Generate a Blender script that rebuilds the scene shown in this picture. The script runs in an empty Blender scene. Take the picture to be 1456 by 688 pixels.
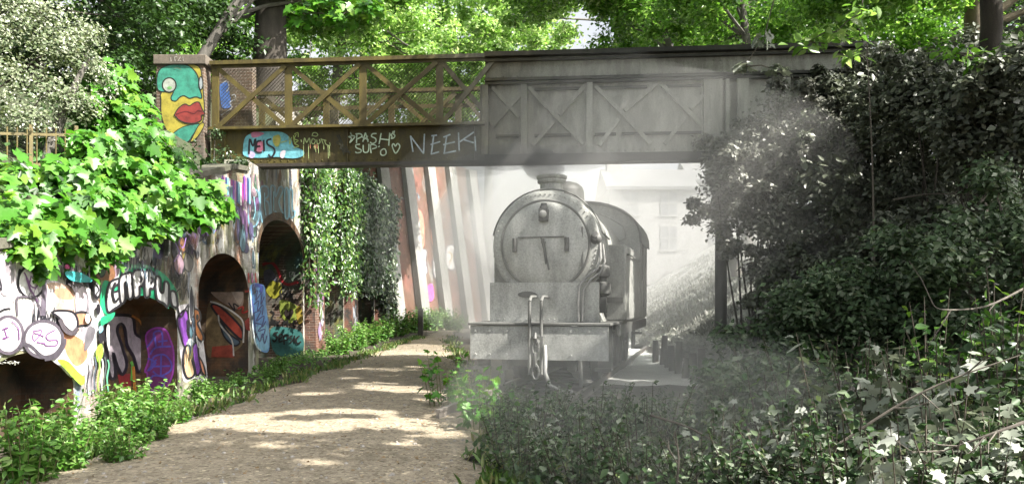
import bpy, bmesh, math, random
import numpy as np
from mathutils import Vector, Matrix, noise as mnoise

R = math.radians
rng = np.random.default_rng(11)
random.seed(5)
sc = bpy.context.scene
COL = sc.collection

# ------------------------------------------------------------------ camera
F, CX, HY, EYE = 1132.0, 728.0, 430.0, 1.6
cam_d = bpy.data.cameras.new('camera')
cam = bpy.data.objects.new('camera', cam_d)
COL.objects.link(cam)
cam.location = (0, 0, EYE)
cam.rotation_euler = (R(90), 0, 0)
cam_d.sensor_width = 36.0
cam_d.lens = F * 36.0 / 1456.0
cam_d.shift_y = (HY - 344.0) / 1456.0
cam_d.clip_start = 0.05
cam_d.clip_end = 3000
sc.camera = cam

# ------------------------------------------------------------------ light
SUN = Vector((0.60, -0.30, 0.74)).normalized()
world = bpy.data.worlds.new('World')
sc.world = world
world.use_nodes = True
wn = world.node_tree
bg = wn.nodes['Background']
sky = wn.nodes.new('ShaderNodeTexSky')
sky.sky_type = 'NISHITA'
sky.sun_disc = False
sky.sun_elevation = math.asin(SUN.z)
sky.sun_rotation = math.atan2(SUN.x, SUN.y)
sky.air_density = 1.0
sky.dust_density = 7.0
sky.ozone_density = 1.0
# thin bright cloud drawn over the blue, in patches
tcs = wn.nodes.new('ShaderNodeTexCoord')
cn = wn.nodes.new('ShaderNodeTexNoise'); cn.inputs['Scale'].default_value = 3.0; cn.inputs['Detail'].default_value = 7
wn.links.new(tcs.outputs['Generated'], cn.inputs['Vector'])
cr = wn.nodes.new('ShaderNodeValToRGB')
cr.color_ramp.elements[0].position = 0.34; cr.color_ramp.elements[0].color = (0.45, 0.45, 0.45, 1)
cr.color_ramp.elements[1].position = 0.55; cr.color_ramp.elements[1].color = (0.95, 0.95, 0.95, 1)
wn.links.new(cn.outputs[0], cr.inputs[0])
hs_ = wn.nodes.new('ShaderNodeHueSaturation'); hs_.inputs['Saturation'].default_value = 0.12; hs_.inputs['Value'].default_value = 1.25
wn.links.new(sky.outputs[0], hs_.inputs['Color'])
cm = wn.nodes.new('ShaderNodeMix'); cm.data_type = 'RGBA'
wn.links.new(cr.outputs[0], cm.inputs[0]); wn.links.new(sky.outputs[0], cm.inputs[6]); wn.links.new(hs_.outputs[0], cm.inputs[7])
wn.links.new(cm.outputs[2], bg.inputs[0])
bg.inputs[1].default_value = 0.09
sun_d = bpy.data.lights.new('sun', 'SUN')
sun_d.energy = 5.0
sun_d.angle = R(0.53)
sun_d.color = (1.0, 0.95, 0.86)
sun = bpy.data.objects.new('sun', sun_d)
sun.rotation_euler = SUN.to_track_quat('Z', 'Y').to_euler()
sun.location = (20, -10, 30)
COL.objects.link(sun)
vs = sc.view_settings
vs.view_transform = 'Standard'
vs.look = 'None'
vs.gamma = 1
vs.exposure = 1.75
vs.use_curve_mapping = False
cy = sc.cycles
cy.use_denoising = True
try:
    cy.denoiser = 'OPENIMAGEDENOISE'
except Exception:
    pass
cy.max_bounces = 6
cy.diffuse_bounces = 3
cy.transmission_bounces = 4
cy.transparent_max_bounces = 8
cy.volume_bounces = 1
cy.use_fast_gi = False

# ------------------------------------------------------------------ mapping
def at(px, py, Y):
    return Vector(((px - CX) * Y / F, Y, EYE - (py - HY) * Y / F))

class Plane:
    """a real vertical surface; looking up where a feature of the photograph lies on it"""
    def __init__(s, p, n):
        s.p, s.n = Vector(p), Vector(n).normalized()
    def __call__(s, px, py, off=0.0):
        d = Vector(((px - CX) / F, 1, -(py - HY) / F))
        o = Vector((0, 0, EYE))
        t = (s.p - o).dot(s.n) / d.dot(s.n)
        return o + d * t + s.n * off

# ------------------------------------------------------------------ objects
FRAME = {}
def thing(name, label, cat, loc=(0, 0, 0), rz=0.0, group=None):
    o = bpy.data.objects.new(name, None)
    COL.objects.link(o)
    o.empty_display_size = 0.2
    o.location = loc
    o.rotation_euler = (0, 0, rz)
    o['label'] = label
    o['category'] = cat
    if group:
        o['group'] = group
    FRAME[o.name] = Matrix.Translation(Vector(loc)) @ Matrix.Rotation(rz, 4, 'Z')
    return o

def tag(o, label=None, cat=None, group=None, kind=None):
    if label: o['label'] = label
    if cat: o['category'] = cat
    if group: o['group'] = group
    if kind: o['kind'] = kind
    return o

def link(name, me, parent=None):
    o = bpy.data.objects.new(name, me)
    COL.objects.link(o)
    if parent is not None:
        o.parent = parent
        FRAME[o.name] = FRAME[parent.name]
    return o

def dup(root, loc, rz, s=1.0, label=None, group=None):
    r = root.copy()
    COL.objects.link(r)
    r.location = loc
    r.rotation_euler = (0, 0, rz)
    r.scale = (s, s, s)
    if label: r['label'] = label
    if group: r['group'] = group
    for ch in list(root.children):
        c = ch.copy()
        COL.objects.link(c)
        c.parent = r
        for g in list(ch.children):
            d = g.copy()
            COL.objects.link(d)
            d.parent = c
    return r

class MB:
    """mesh builder: collects simple shaped pieces into ONE mesh"""
    def __init__(s):
        s.v, s.f, s.m, s.uv = [], [], [], {}
    def add(s, vs_, fs_, mi=0):
        b = len(s.v)
        s.v += [Vector(v) for v in vs_]
        for f in fs_:
            s.f.append([b + i for i in f])
            s.m.append(mi)
    def obox(s, c, ax, ay, az, mi=0):
        c, ax, ay, az = Vector(c), Vector(ax), Vector(ay), Vector(az)
        P = [c + ax*i + ay*j + az*k for i in (-1, 1) for j in (-1, 1) for k in (-1, 1)]
        s.add(P, [(0,1,3,2),(4,6,7,5),(0,4,5,1),(2,3,7,6),(0,2,6,4),(1,5,7,3)], mi)
    def box(s, x0, x1, y0, y1, z0, z1, mi=0):
        s.obox(((x0+x1)/2, (y0+y1)/2, (z0+z1)/2), ((x1-x0)/2,0,0), (0,(y1-y0)/2,0), (0,0,(z1-z0)/2), mi)
    def bar(s, a, b, w, d, side=(0, 0, 1), mi=0):
        """rectangular bar from a to b: width w along 'side', depth d across"""
        a, b = Vector(a), Vector(b)
        t = (b - a)
        L = t.length
        t.normalize()
        sd = Vector(side)
        sd = (sd - t * sd.dot(t)).normalized()
        n = t.cross(sd)
        s.obox((a + b) / 2, t * L / 2, sd * w / 2, n * d / 2, mi)
    def tube(s, pts, rad, n=8, mi=0, cap=True):
        pts = [Vector(p) for p in pts]
        if not hasattr(rad, '__len__'):
            rad = [rad] * len(pts)
        b = len(s.v)
        up = None
        for i, p in enumerate(pts):
            t = (pts[min(i+1, len(pts)-1)] - pts[max(i-1, 0)]).normalized()
            if up is None:
                up = Vector((0, 0, 1)) if abs(t.z) < 0.9 else Vector((1, 0, 0))
            u = (up - t * up.dot(t)).normalized()
            w = t.cross(u)
            up = u
            for k in range(n):
                a = 2 * math.pi * k / n
                s.v.append(p + (u * math.cos(a) + w * math.sin(a)) * rad[i])
        for i in range(len(pts) - 1):
            for k in range(n):
                k2 = (k + 1) % n
                s.f.append([b+i*n+k, b+i*n+k2, b+(i+1)*n+k2, b+(i+1)*n+k])
                s.m.append(mi)
        if cap:
            s.f.append([b + k for k in range(n)][::-1]); s.m.append(mi)
            e = b + (len(pts) - 1) * n
            s.f.append([e + k for k in range(n)]); s.m.append(mi)
    def lathe(s, o, axis, prof, n=32, mi=0, cap0=True, cap1=True):
        """prof: list of (distance along axis, radius)"""
        o, t = Vector(o), Vector(axis).normalized()
        up = Vector((0, 0, 1)) if abs(t.z) < 0.9 else Vector((1, 0, 0))
        u = (up - t * up.dot(t)).normalized()
        w = t.cross(u)
        b = len(s.v)
        for (d, r) in prof:
            for k in range(n):
                a = 2 * math.pi * k / n
                s.v.append(o + t * d + (u * math.cos(a) + w * math.sin(a)) * r)
        for i in range(len(prof) - 1):
            for k in range(n):
                k2 = (k + 1) % n
                s.f.append([b+i*n+k, b+i*n+k2, b+(i+1)*n+k2, b+(i+1)*n+k]); s.m.append(mi)
        if cap0:
            s.f.append([b + k for k in range(n)][::-1]); s.m.append(mi)
        if cap1:
            e = b + (len(prof) - 1) * n
            s.f.append([e + k for k in range(n)]); s.m.append(mi)
    def prism(s, poly, vec, mi=0):
        poly = [Vector(p) for p in poly]
        vec = Vector(vec)
        n = len(poly)
        s.add(poly + [p + vec for p in poly],
              [list(range(n))[::-1], list(range(n, 2*n))] + [[i, (i+1) % n, n+(i+1) % n, n+i] for i in range(n)], mi)
    def build(s, name, mats, parent=None, smooth=False, local=False, uvf=None, bevel=0.0, auto=None):
        if not isinstance(mats, (list, tuple)):
            mats = [mats]
        me = bpy.data.meshes.new(name)
        vs_ = s.v
        if parent is not None and not local:
            inv = FRAME[parent.name].inverted()
            vs_ = [inv @ v for v in s.v]
        me.from_pydata([tuple(v) for v in vs_], [], s.f)
        for m in mats:
            me.materials.append(m)
        me.polygons.foreach_set('material_index', s.m)
        if uvf:
            uvl = me.uv_layers.new(name='uv')
            dat = np.zeros(len(me.loops) * 2, np.float32)
            for li, lp in enumerate(me.loops):
                u = uvf(s.v[lp.vertex_index])
                dat[2*li], dat[2*li+1] = u[0], u[1]
            uvl.data.foreach_set('uv', dat)
        bm = bmesh.new()
        bm.from_mesh(me)
        bmesh.ops.recalc_face_normals(bm, faces=bm.faces)
        bm.to_mesh(me)
        bm.free()
        if smooth:
            me.polygons.foreach_set('use_smooth', [True] * len(me.polygons))
            try:
                me.set_sharp_from_angle(angle=R(auto if auto else 35))
            except Exception:
                pass
        me.update()
        o = link(name, me, parent)
        if bevel:
            bv = o.modifiers.new('bevel', 'BEVEL')
            bv.width = bevel
            bv.segments = 2
            bv.limit_method = 'ANGLE'
            bv.angle_limit = R(40)
        return o

# ------------------------------------------------------------------ materials
def newmat(name):
    m = bpy.data.materials.new(name)
    m.use_nodes = True
    nt = m.node_tree
    p = nt.nodes['Principled BSDF']
    return m, nt, p

def N(nt, t, **kw):
    n = nt.nodes.new(t)
    for k, v in kw.items():
        if k.startswith('i_'):
            n.inputs[k[2:].replace('_', ' ')].default_value = v
        else:
            setattr(n, k, v)
    return n

def ramp(nt, fac, stops, interp='LINEAR'):
    r = nt.nodes.new('ShaderNodeValToRGB')
    r.color_ramp.interpolation = interp
    e = r.color_ramp.elements
    while len(e) > 1:
        e.remove(e[-1])
    e[0].position, e[0].color = stops[0][0], (*stops[0][1], 1)
    for p, c in stops[1:]:
        x = e.new(p)
        x.color = (*c, 1)
    if fac is not None:
        nt.links.new(fac, r.inputs[0])
    return r

def mix(nt, fac, a, b, mode='MIX'):
    m = nt.nodes.new('ShaderNodeMix')
    m.data_type = 'RGBA'
    m.blend_type = mode
    for sock, val in ((m.inputs[0], fac), (m.inputs[6], a), (m.inputs[7], b)):
        if hasattr(val, 'is_linked') or hasattr(val, 'links'):
            nt.links.new(val, sock)
        elif isinstance(val, (int, float)):
            sock.default_value = val
        else:
            sock.default_value = (*val, 1)
    return m.outputs[2]

def noise_n(nt, vec, scale, detail=4, rough=0.55, dim='3D'):
    n = nt.nodes.new('ShaderNodeTexNoise')
    n.inputs['Scale'].default_value = scale
    n.inputs['Detail'].default_value = detail
    n.inputs['Roughness'].default_value = rough
    if vec is not None:
        nt.links.new(vec, n.inputs['Vector'])
    return n.outputs[0]

def mapping(nt, vec, scale=(1, 1, 1), loc=(0, 0, 0)):
    m = nt.nodes.new('ShaderNodeMapping')
    m.inputs['Scale'].default_value = scale
    m.inputs['Location'].default_value = loc
    nt.links.new(vec, m.inputs['Vector'])
    return m.outputs[0]

def bump(nt, p, h, strength=0.4, dist=0.02):
    b = nt.nodes.new('ShaderNodeBump')
    b.inputs['Strength'].default_value = strength
    b.inputs['Distance'].default_value = dist
    nt.links.new(h, b.inputs['Height'])
    nt.links.new(b.outputs[0], p.inputs['Normal'])

def gpos(nt):
    return nt.nodes.new('ShaderNodeNewGeometry').outputs['Position']

def worn(name, base, alt, scale=3.0, rough=0.6, streak=True, metallic=0.0, bump_s=0.15, lo=0.38, hi=0.68):
    """painted / weathered surface: base colour breaking to alt, with fine grain"""
    m, nt, p = newmat(name)
    g = gpos(nt)
    a = noise_n(nt, mapping(nt, g, (1, 1, 0.35 if streak else 1)), scale, 8, 0.65)
    r = ramp(nt, a, [(lo, (0, 0, 0)), (hi, (1, 1, 1))])
    f = noise_n(nt, g, scale * 14, 3, 0.6)
    c = mix(nt, r.outputs[0], base, alt)
    fr = ramp(nt, f, [(0.3, (0.72,) * 3), (0.7, (1.15,) * 3)])
    c2 = mix(nt, 1.0, c, fr.outputs[0], 'MULTIPLY')
    nt.links.new(c2, p.inputs['Base Color'])
    p.inputs['Roughness'].default_value = rough
    p.inputs['Metallic'].default_value = metallic
    bump(nt, p, f, bump_s, 0.01)
    return m

def leafmat(name, cols, trans=0.4, rough=0.42, spec=0.5, tint=(1.15, 1.2, 0.72), patch=0.0, seed=0.0):
    """cols: colours met across the leaves, picked per leaf by its own number"""
    m, nt, p = newmat(name)
    at_ = N(nt, 'ShaderNodeAttribute', attribute_name='rnd')
    n = len(cols)
    r = ramp(nt, at_.outputs['Fac'], [(i / max(1, n - 1), c) for i, c in enumerate(cols)])
    col = r.outputs[0]
    nt.links.new(col, p.inputs['Base Color'])
    p.inputs['Roughness'].default_value = rough
    p.inputs['Specular IOR Level'].default_value = spec
    tr = N(nt, 'ShaderNodeBsdfTranslucent')
    tc = mix(nt, 1.0, col, tint, 'MULTIPLY')
    nt.links.new(tc, tr.inputs[0])
    ms = N(nt, 'ShaderNodeMixShader')
    ms.inputs[0].default_value = trans
    nt.links.new(p.outputs[0], ms.inputs[1])
    nt.links.new(tr.outputs[0], ms.inputs[2])
    nt.links.new(ms.outputs[0], nt.nodes['Material Output'].inputs['Surface'])
    return m

def paintmat(name, c, rough=0.55, wear=0.18):
    m, nt, p = newmat(name)
    g = gpos(nt)
    a = noise_n(nt, g, 5, 9, 0.75)
    f = ramp(nt, a, [(0.34, (1 - 3 * wear,) * 3), (0.6, (1.0,) * 3)])
    nt.links.new(mix(nt, 1.0, c, f.outputs[0], 'MULTIPLY'), p.inputs['Base Color'])
    p.inputs['Roughness'].default_value = rough
    return m
PAINT = {}
def paint_of(c):
    k = tuple(round(x, 3) for x in c)
    if k not in PAINT:
        PAINT[k] = paintmat('spray_paint', k)
    return PAINT[k]

# ------------------------------------------------------------------ sprayed lettering and shapes, flat on a real surface
def smooth(pts, closed=False, k=5):
    P = [np.array(p, float) for p in pts]
    n = len(P)
    out = []
    rg = range(n if closed else n - 1)
    for i in rg:
        if closed:
            p0, p1, p2, p3 = P[(i-1) % n], P[i], P[(i+1) % n], P[(i+2) % n]
        else:
            p0, p1, p2, p3 = P[max(i-1, 0)], P[i], P[i+1], P[min(i+2, n-1)]
        for j in range(k):
            t = j / k
            out.append(0.5*((2*p1)+(-p0+p2)*t+(2*p0-5*p1+4*p2-p3)*t*t+(-p0+3*p1-3*p2+p3)*t**3))
    if not closed:
        out.append(P[-1])
    return out

def ell(cx, cy, rx, ry, n=16, a0=0):
    return [(cx + rx*math.cos(2*math.pi*i/n+a0), cy + ry*math.sin(2*math.pi*i/n+a0)) for i in range(n)]

class Spray:
    def __init__(s, plane, step=0.0012, base=0.004):
        s.pl, s.mb, s.mats, s.k, s.step, s.base = plane, MB(), [], 0, step, base
    def mi(s, c):
        m = paint_of(c)
        if m not in s.mats:
            s.mats.append(m)
        return s.mats.index(m)
    def off(s):
        s.k += 1
        return s.base + s.k * s.step
    def fill(s, c, pts, sm=True, n=4):
        P = smooth(pts, True, n) if sm else pts
        o = s.off()
        s.mb.add([s.pl(p[0], p[1], o) for p in P], [list(range(len(P)))], s.mi(c))
        return s
    def line(s, c, w, pts, closed=False, sm=True, n=4):
        P = smooth(pts, closed, n) if sm else [np.array(p, float) for p in pts]
        if closed:
            P = list(P) + [P[0]]
        P = [np.array(p, float) for p in P]
        o = s.off()
        L = []
        for i, p in enumerate(P):
            a, b = P[max(i-1, 0)], P[min(i+1, len(P)-1)]
            if closed and i in (0, len(P)-1):
                a, b = P[-2], P[1]
            t = b - a
            t = t / (np.linalg.norm(t) + 1e-9)
            nn = np.array([-t[1], t[0]]) * w / 2
            L.append((p + nn, p - nn))
        vs_ = []
        for a, b in L:
            vs_ += [s.pl(a[0], a[1], o), s.pl(b[0], b[1], o)]
        s.mb.add(vs_, [(2*i, 2*i+2, 2*i+3, 2*i+1) for i in range(len(L)-1)], s.mi(c))
        return s
    def blob(s, c, oc, w, pts):
        s.fill(c, pts)
        s.line(oc, w, pts, closed=True)
        return s
    def build(s, name, parent, label=None):
        me = bpy.data.meshes.new(name)
        inv = FRAME[parent.name].inverted()
        me.from_pydata([tuple(inv @ v) for v in s.mb.v], [], s.mb.f)
        for m in s.mats:
            me.materials.append(m)
        me.polygons.foreach_set('material_index', s.mb.m)
        bm = bmesh.new()
        bm.from_mesh(me)
        bmesh.ops.triangulate(bm, faces=[f for f in bm.faces if len(f.verts) > 4])
        bm.to_mesh(me)
        bm.free()
        o = link(name, me, parent)
        if label:
            o['label'] = label
        return o

# ------------------------------------------------------------------ leaves
def half(shape):
    k = len(shape)
    V = list(shape) + [(-x, y, z) for (x, y, z) in shape[1:-1]]
    right = list(range(k))
    left = [0] + list(range(k, k + k - 2)) + [k - 1]
    return np.array(V, float), [right, left[::-1]]
SHAPES = {
    'diamond': half([(0, 0, 0), (0.3, 0.45, 0.07), (0, 1, -0.06)]),
    'ovate': half([(0, 0, 0), (0.24, 0.2, 0.05), (0.29, 0.48, 0.06), (0.15, 0.8, 0.0), (0, 1.08, -0.1)]),
    'maple': half([(0, 0, 0), (0.2, -0.12, 0.02), (0.52, 0.0, 0.03), (0.34, 0.2, 0.05), (0.66, 0.5, 0.0),
                   (0.42, 0.52, 0.04), (0.24, 0.6, 0.04), (0.22, 0.82, 0.0), (0, 1.06, -0.12)]),
    'slim': half([(0, 0, 0), (0.13, 0.3, 0.03), (0.13, 0.62, 0.03), (0, 1.1, -0.08)]),
}

def leaves(name, P, Nn, size, shape, mat, parent=None, seed=1, jit=0.5, bias=None, carve=None, curl=0.0):
    r = np.random.default_rng(seed)
    P = np.asarray(P, float)
    Nn = np.asarray(Nn, float)
    if carve is not None and len(P):
        keep = np.ones(len(P), bool)
        S = np.array(SUN)
        for (c, rad) in carve:
            d = P - np.array(c)
            t = d @ S
            q = d - t[:, None] * S
            keep &= ~((np.linalg.norm(q, axis=1) < rad) & (t > 0))
        P, Nn = P[keep], Nn[keep]
        if hasattr(size, '__len__'):
            size = np.asarray(size)[keep]
    n = len(P)
    SV, SF = SHAPES[shape]
    nn = Nn / (np.linalg.norm(Nn, axis=1, keepdims=True) + 1e-9) + r.normal(0, jit, (n, 3))
    nn /= np.linalg.norm(nn, axis=1, keepdims=True) + 1e-9
    t = r.normal(0, 1, (n, 3))
    if bias is not None:
        t += np.array(bias)
    t -= nn * np.sum(t * nn, axis=1, keepdims=True)
    t /= np.linalg.norm(t, axis=1, keepdims=True) + 1e-9
    b = np.cross(t, nn)
    sz = np.asarray(size) * r.uniform(0.65, 1.25, n)
    k = len(SV)
    wob = r.uniform(0.8, 1.2, n)
    V = (b[:, None, :] * (SV[None, :, 0:1] * wob[:, None, None]) + t[:, None, :] * SV[None, :, 1:2]
         + nn[:, None, :] * SV[None, :, 2:3]) * sz[:, None, None] + P[:, None, :]
    V = V.reshape(-1, 3)
    if parent is not None:
        inv = np.array(FRAME[parent.name].inverted())
        V = V @ inv[:3, :3].T + inv[:3, 3]
    me = bpy.data.meshes.new(name)
    me.vertices.add(len(V))
    me.vertices.foreach_set('co', V.astype(np.float32).ravel())
    idx = []
    starts = []
    loc = []
    q = 0
    for f in SF:
        loc.append(f)
    fl = sum(len(f) for f in SF)
    base = (np.arange(n) * k)[:, None]
    li = np.concatenate([np.array(f) for f in SF])[None, :] + base
    me.loops.add(n * fl)
    me.loops.foreach_set('vertex_index', li.astype(np.int32).ravel())
    st = np.cumsum([0] + [len(f) for f in SF])[:-1]
    ls = (np.arange(n) * fl)[:, None] + st[None, :]
    me.polygons.add(n * len(SF))
    me.polygons.foreach_set('loop_start', ls.astype(np.int32).ravel())
    me.update(calc_edges=True)
    at_ = me.attributes.new('rnd', 'FLOAT', 'FACE')
    rv = np.repeat(r.uniform(0, 1, n), len(SF))
    at_.data.foreach_set('value', rv.astype(np.float32))
    me.materials.append(mat)
    me.validate()
    return link(name, me, parent)

def clumps(r, centers, radii, n_each, flat=0.6, shell=0.5):
    """points gathered in clumps; normals lean up and outward"""
    Ps, Ns = [], []
    for c, rad in zip(centers, radii):
        n = int(n_each * r.uniform(0.6, 1.4))
        d = r.normal(0, 1, (n, 3))
        d /= np.linalg.norm(d, axis=1, keepdims=True)
        rr = rad * (shell + (1 - shell) * r.uniform(0, 1, (n, 1)) ** 0.6) * r.uniform(0.5, 1.15, (n, 1))
        p = d * rr
        p[:, 2] *= flat
        Ps.append(np.array(c) + p)
        nv = d * 0.7
        nv[:, 2] = np.abs(nv[:, 2]) * 0.7 + 0.55
        Ns.append(nv)
    return np.concatenate(Ps), np.concatenate(Ns)

def in_ellipsoid(r, c, rad, n, shell=0.45, zmin=-0.75):
    out = []
    while len(out) < n:
        d = r.normal(0, 1, 3)
        d /= np.linalg.norm(d)
        if d[2] < zmin:
            continue
        s_ = shell + (1 - shell) * r.uniform() ** 0.7
        out.append(np.array(c) + d * np.array(rad) * s_)
    return np.array(out)

def wobble(a, b, k, amp, r):
    a, b = Vector(a), Vector(b)
    P = []
    for i in range(k + 1):
        t = i / k
        j = Vector(r.normal(0, amp, 3)) if 0 < i < k else Vector((0, 0, 0))
        P.append(a.lerp(b, t) + j)
    return P
# ================================================================== THE SETTING
WX0, WK = -4.552, -0.0689
WN = Vector((1, -WK, 0)).normalized()
WD = Vector((WK, 1, 0)).normalized()
UL = math.sqrt(1 + WK * WK)
def W(Y, z, off=0.0):
    return Vector((WX0 + WK * Y, Y, z)) + WN * off
wall_pl = Plane(W(10, 1), WN)
TOPS = [(2, 1.5), (5, 1.75), (8, 2.15), (10, 2.65), (12, 3.2), (14, 3.8), (16.2, 4.32), (17.3, 4.45),
        (17.31, 4.70), (18.75, 4.70), (18.76, 5.25), (22.2, 5.25), (22.21, 6.9), (30, 7.1), (60, 7.8)]
def wall_top(Y):
    for (a, za), (b, zb) in zip(TOPS, TOPS[1:]):
        if Y <= b:
            return za + (zb - za) * max(0, (Y - a)) / (b - a)
    return TOPS[-1][1]

# ---- soil, leaf litter
def soil_mat(name, a, b, c, sc_=1.0):
    m, nt, p = newmat(name)
    g = gpos(nt)
    n1 = noise_n(nt, g, 0.9 * sc_, 8, 0.65)
    n2 = noise_n(nt, g, 26 * sc_, 5, 0.7)
    c1 = ramp(nt, n1, [(0.3, a), (0.52, b), (0.72, c)])
    c2 = ramp(nt, n2, [(0.3, (0.55,) * 3), (0.7, (1.25,) * 3)])
    nt.links.new(mix(nt, 1.0, c1.outputs[0], c2.outputs[0], 'MULTIPLY'), p.inputs['Base Color'])
    p.inputs['Roughness'].default_value = 0.95
    bump(nt, p, n2, 0.6, 0.04)
    return m
m_soil = soil_mat('dark_soil', (0.035, 0.027, 0.018), (0.055, 0.045, 0.03), (0.05, 0.055, 0.028))
m_bankgrass = soil_mat('embankment_soil', (0.03, 0.028, 0.016), (0.035, 0.045, 0.018), (0.05, 0.06, 0.025))

# path: fine beige hoggin with grit and litter
m_path, nt, p = newmat('hoggin_path')
g = gpos(nt)
big = noise_n(nt, g, 0.55, 6, 0.6)
mid = noise_n(nt, g, 7, 6, 0.7)
grit = N(nt, 'ShaderNodeTexVoronoi'); grit.inputs['Scale'].default_value = 34
nt.links.new(g, grit.inputs['Vector'])
fine = noise_n(nt, g, 85, 3, 0.7)
c1 = ramp(nt, big, [(0.3, (0.24, 0.205, 0.15)), (0.55, (0.315, 0.272, 0.205)), (0.75, (0.27, 0.237, 0.18))])
c2 = ramp(nt, mid, [(0.3, (0.58, 0.56, 0.52)), (0.62, (1.12, 1.1, 1.08))])
c3 = ramp(nt, grit.outputs['Color'], [(0.05, (0.35, 0.33, 0.3)), (0.35, (0.95, 0.95, 0.95)), (0.80, (1.0, 1.0, 1.0)), (0.95, (1.9, 1.9, 1.85))])
c4 = ramp(nt, fine, [(0.3, (0.62,) * 3), (0.7, (1.3,) * 3)])
x = mix(nt, 1, c1.outputs[0], c2.outputs[0], 'MULTIPLY')
x = mix(nt, 1, x, c3.outputs[0], 'MULTIPLY')
x = mix(nt, 1, x, c4.outputs[0], 'MULTIPLY')
nt.links.new(x, p.inputs['Base Color'])
p.inputs['Roughness'].default_value = 0.95
ad = N(nt, 'ShaderNodeMath', operation='ADD')
nt.links.new(grit.outputs['Distance'], ad.inputs[0]); nt.links.new(fine, ad.inputs[1])
bump(nt, p, ad.outputs[0], 0.5, 0.02)

def foot(Y):                      # foot of the pale bank beyond the bridge
    return 3.9 + max(0, Y - 16) * 0.05
def ground_z(X, Y):
    z = 0.0
    if X > 3.6:                   # the right bank rises
        near = 0.38 * (X - 3.6) if X < 14 else 0.38 * 10.4 + 0.02 * (X - 14)
        z += near * (1.0 if Y < 17 else max(0.0, 1 - (Y - 17) / 5))
        if Y > 17:
            q = max(0, X - foot(Y))
            z += min(q * 0.62, 7.0) * min(1, (Y - 17) / 5)
    if X < -9:
        z -= 0.0
    return z + 0.03 * mnoise.noise(Vector((X * 0.6, Y * 0.6, 3)))
xs = sorted(set(list(np.arange(-200, -20, 15.0)) + list(np.arange(-20, 24, 0.8)) + list(np.arange(24, 200, 12.0))))
ys = sorted(set(list(np.arange(-40, 0, 4.0)) + list(np.arange(0, 40, 0.8)) + list(np.arange(40, 90, 4.0)) + list(np.arange(90, 700, 40.0))))
mb = MB()
V = [(X, Y, ground_z(X, Y) - (0.05 if -4.6 < X < 0.2 else 0.0)) for X in xs for Y in ys]
ny = len(ys)
mb.add(V, [(i*ny+j, (i+1)*ny+j, (i+1)*ny+j+1, i*ny+j+1) for i in range(len(xs)-1) for j in range(ny-1)])
tag(mb.build('ground', m_soil, smooth=True, auto=80), kind='structure')

# path sheet with ragged edges
def path_l(Y): return -4.42 + 0.012 * (Y - 8) + 0.12 * math.sin(Y * 1.7) + 0.08 * math.sin(Y * 4.1)
def path_r(Y): return 0.10 * math.sin(Y * 5.3) + 0.07 * math.sin(Y * 9.1) + (-0.15 - 0.10 * (Y - 7) if Y < 34 else -2.85 - 0.02*(Y-34)) + 0.12 * math.sin(Y * 1.3 + 1)
mb = MB()
Ys = list(np.arange(-6, 48, 0.35))
nx = 14
V = []
for Y in Ys:
    a, b = path_l(Y), path_r(Y)
    for i in range(nx + 1):
        t = i / nx
        X = a + (b - a) * t
        V.append((X, Y, 0.03 + 0.05 * math.sin(math.pi * t) + 0.012 * mnoise.noise(Vector((X * 2, Y * 2, 0)))))
mb.add(V, [(j*(nx+1)+i, j*(nx+1)+i+1, (j+1)*(nx+1)+i+1, (j+1)*(nx+1)+i) for j in range(len(Ys)-1) for i in range(nx)])
tag(mb.build('path', m_path, smooth=True, auto=80), kind='structure')

# loose stones on the path
q_ = np.random.default_rng(90)
mb = MB()
for k in range(1300):
    Y = 5.5 + 22 * q_.uniform() ** 1.7
    X = q_.uniform(path_l(Y) + 0.05, path_r(Y) - 0.05)
    t_ = (X - path_l(Y)) / (path_r(Y) - path_l(Y))
    z = 0.03 + 0.05 * math.sin(math.pi * t_)
    s_ = 0.008 + 0.02 * q_.uniform() ** 3
    mb.lathe((X, Y, z - s_ * 0.3), (q_.normal(0, .3), q_.normal(0, .3), 1), [(0, s_ * 1.1), (s_ * 0.6, s_ * q_.uniform(.7, 1.1)), (s_ * 1.1, s_ * 0.4)], 6, cap0=False)
tag(mb.build('pebbles', worn('pebble', (0.34, 0.32, 0.29), (0.16, 0.145, 0.125), 30, 0.85, False)), kind='stuff')
# pale cinder trackbed beside and behind the engine
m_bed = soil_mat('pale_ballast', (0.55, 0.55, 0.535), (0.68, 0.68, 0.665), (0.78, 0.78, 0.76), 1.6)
mb = MB()
Ys = list(np.arange(15.0, 64, 0.8))
V = []
for Y in Ys:
    for i in range(9):
        t = i / 8
        x0_ = 1.3 - 0.9 * min(1, max(0, (Y - 21) / 8))
        X = x0_ + (foot(Y) + 0.1 - x0_) * t + 0.12 * mnoise.noise(Vector((i, Y * 0.8, 4)))
        Yj = Y + (0.45 * mnoise.noise(Vector((i * 0.9, 2.0, 0))) - 0.1 if Y < 15.3 else 0)
        V.append((X, Yj, max(ground_z(X, Y), -0.02) + 0.05 + 0.02 * mnoise.noise(Vector((X * 3, Y * 3, 1)))))
mb.add(V, [(j*9+i, j*9+i+1, (j+1)*9+i+1, (j+1)*9+i) for j in range(len(Ys)-1) for i in range(8)])
tag(mb.build('trackbed', m_bed, smooth=True, auto=80), kind='structure')

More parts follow.
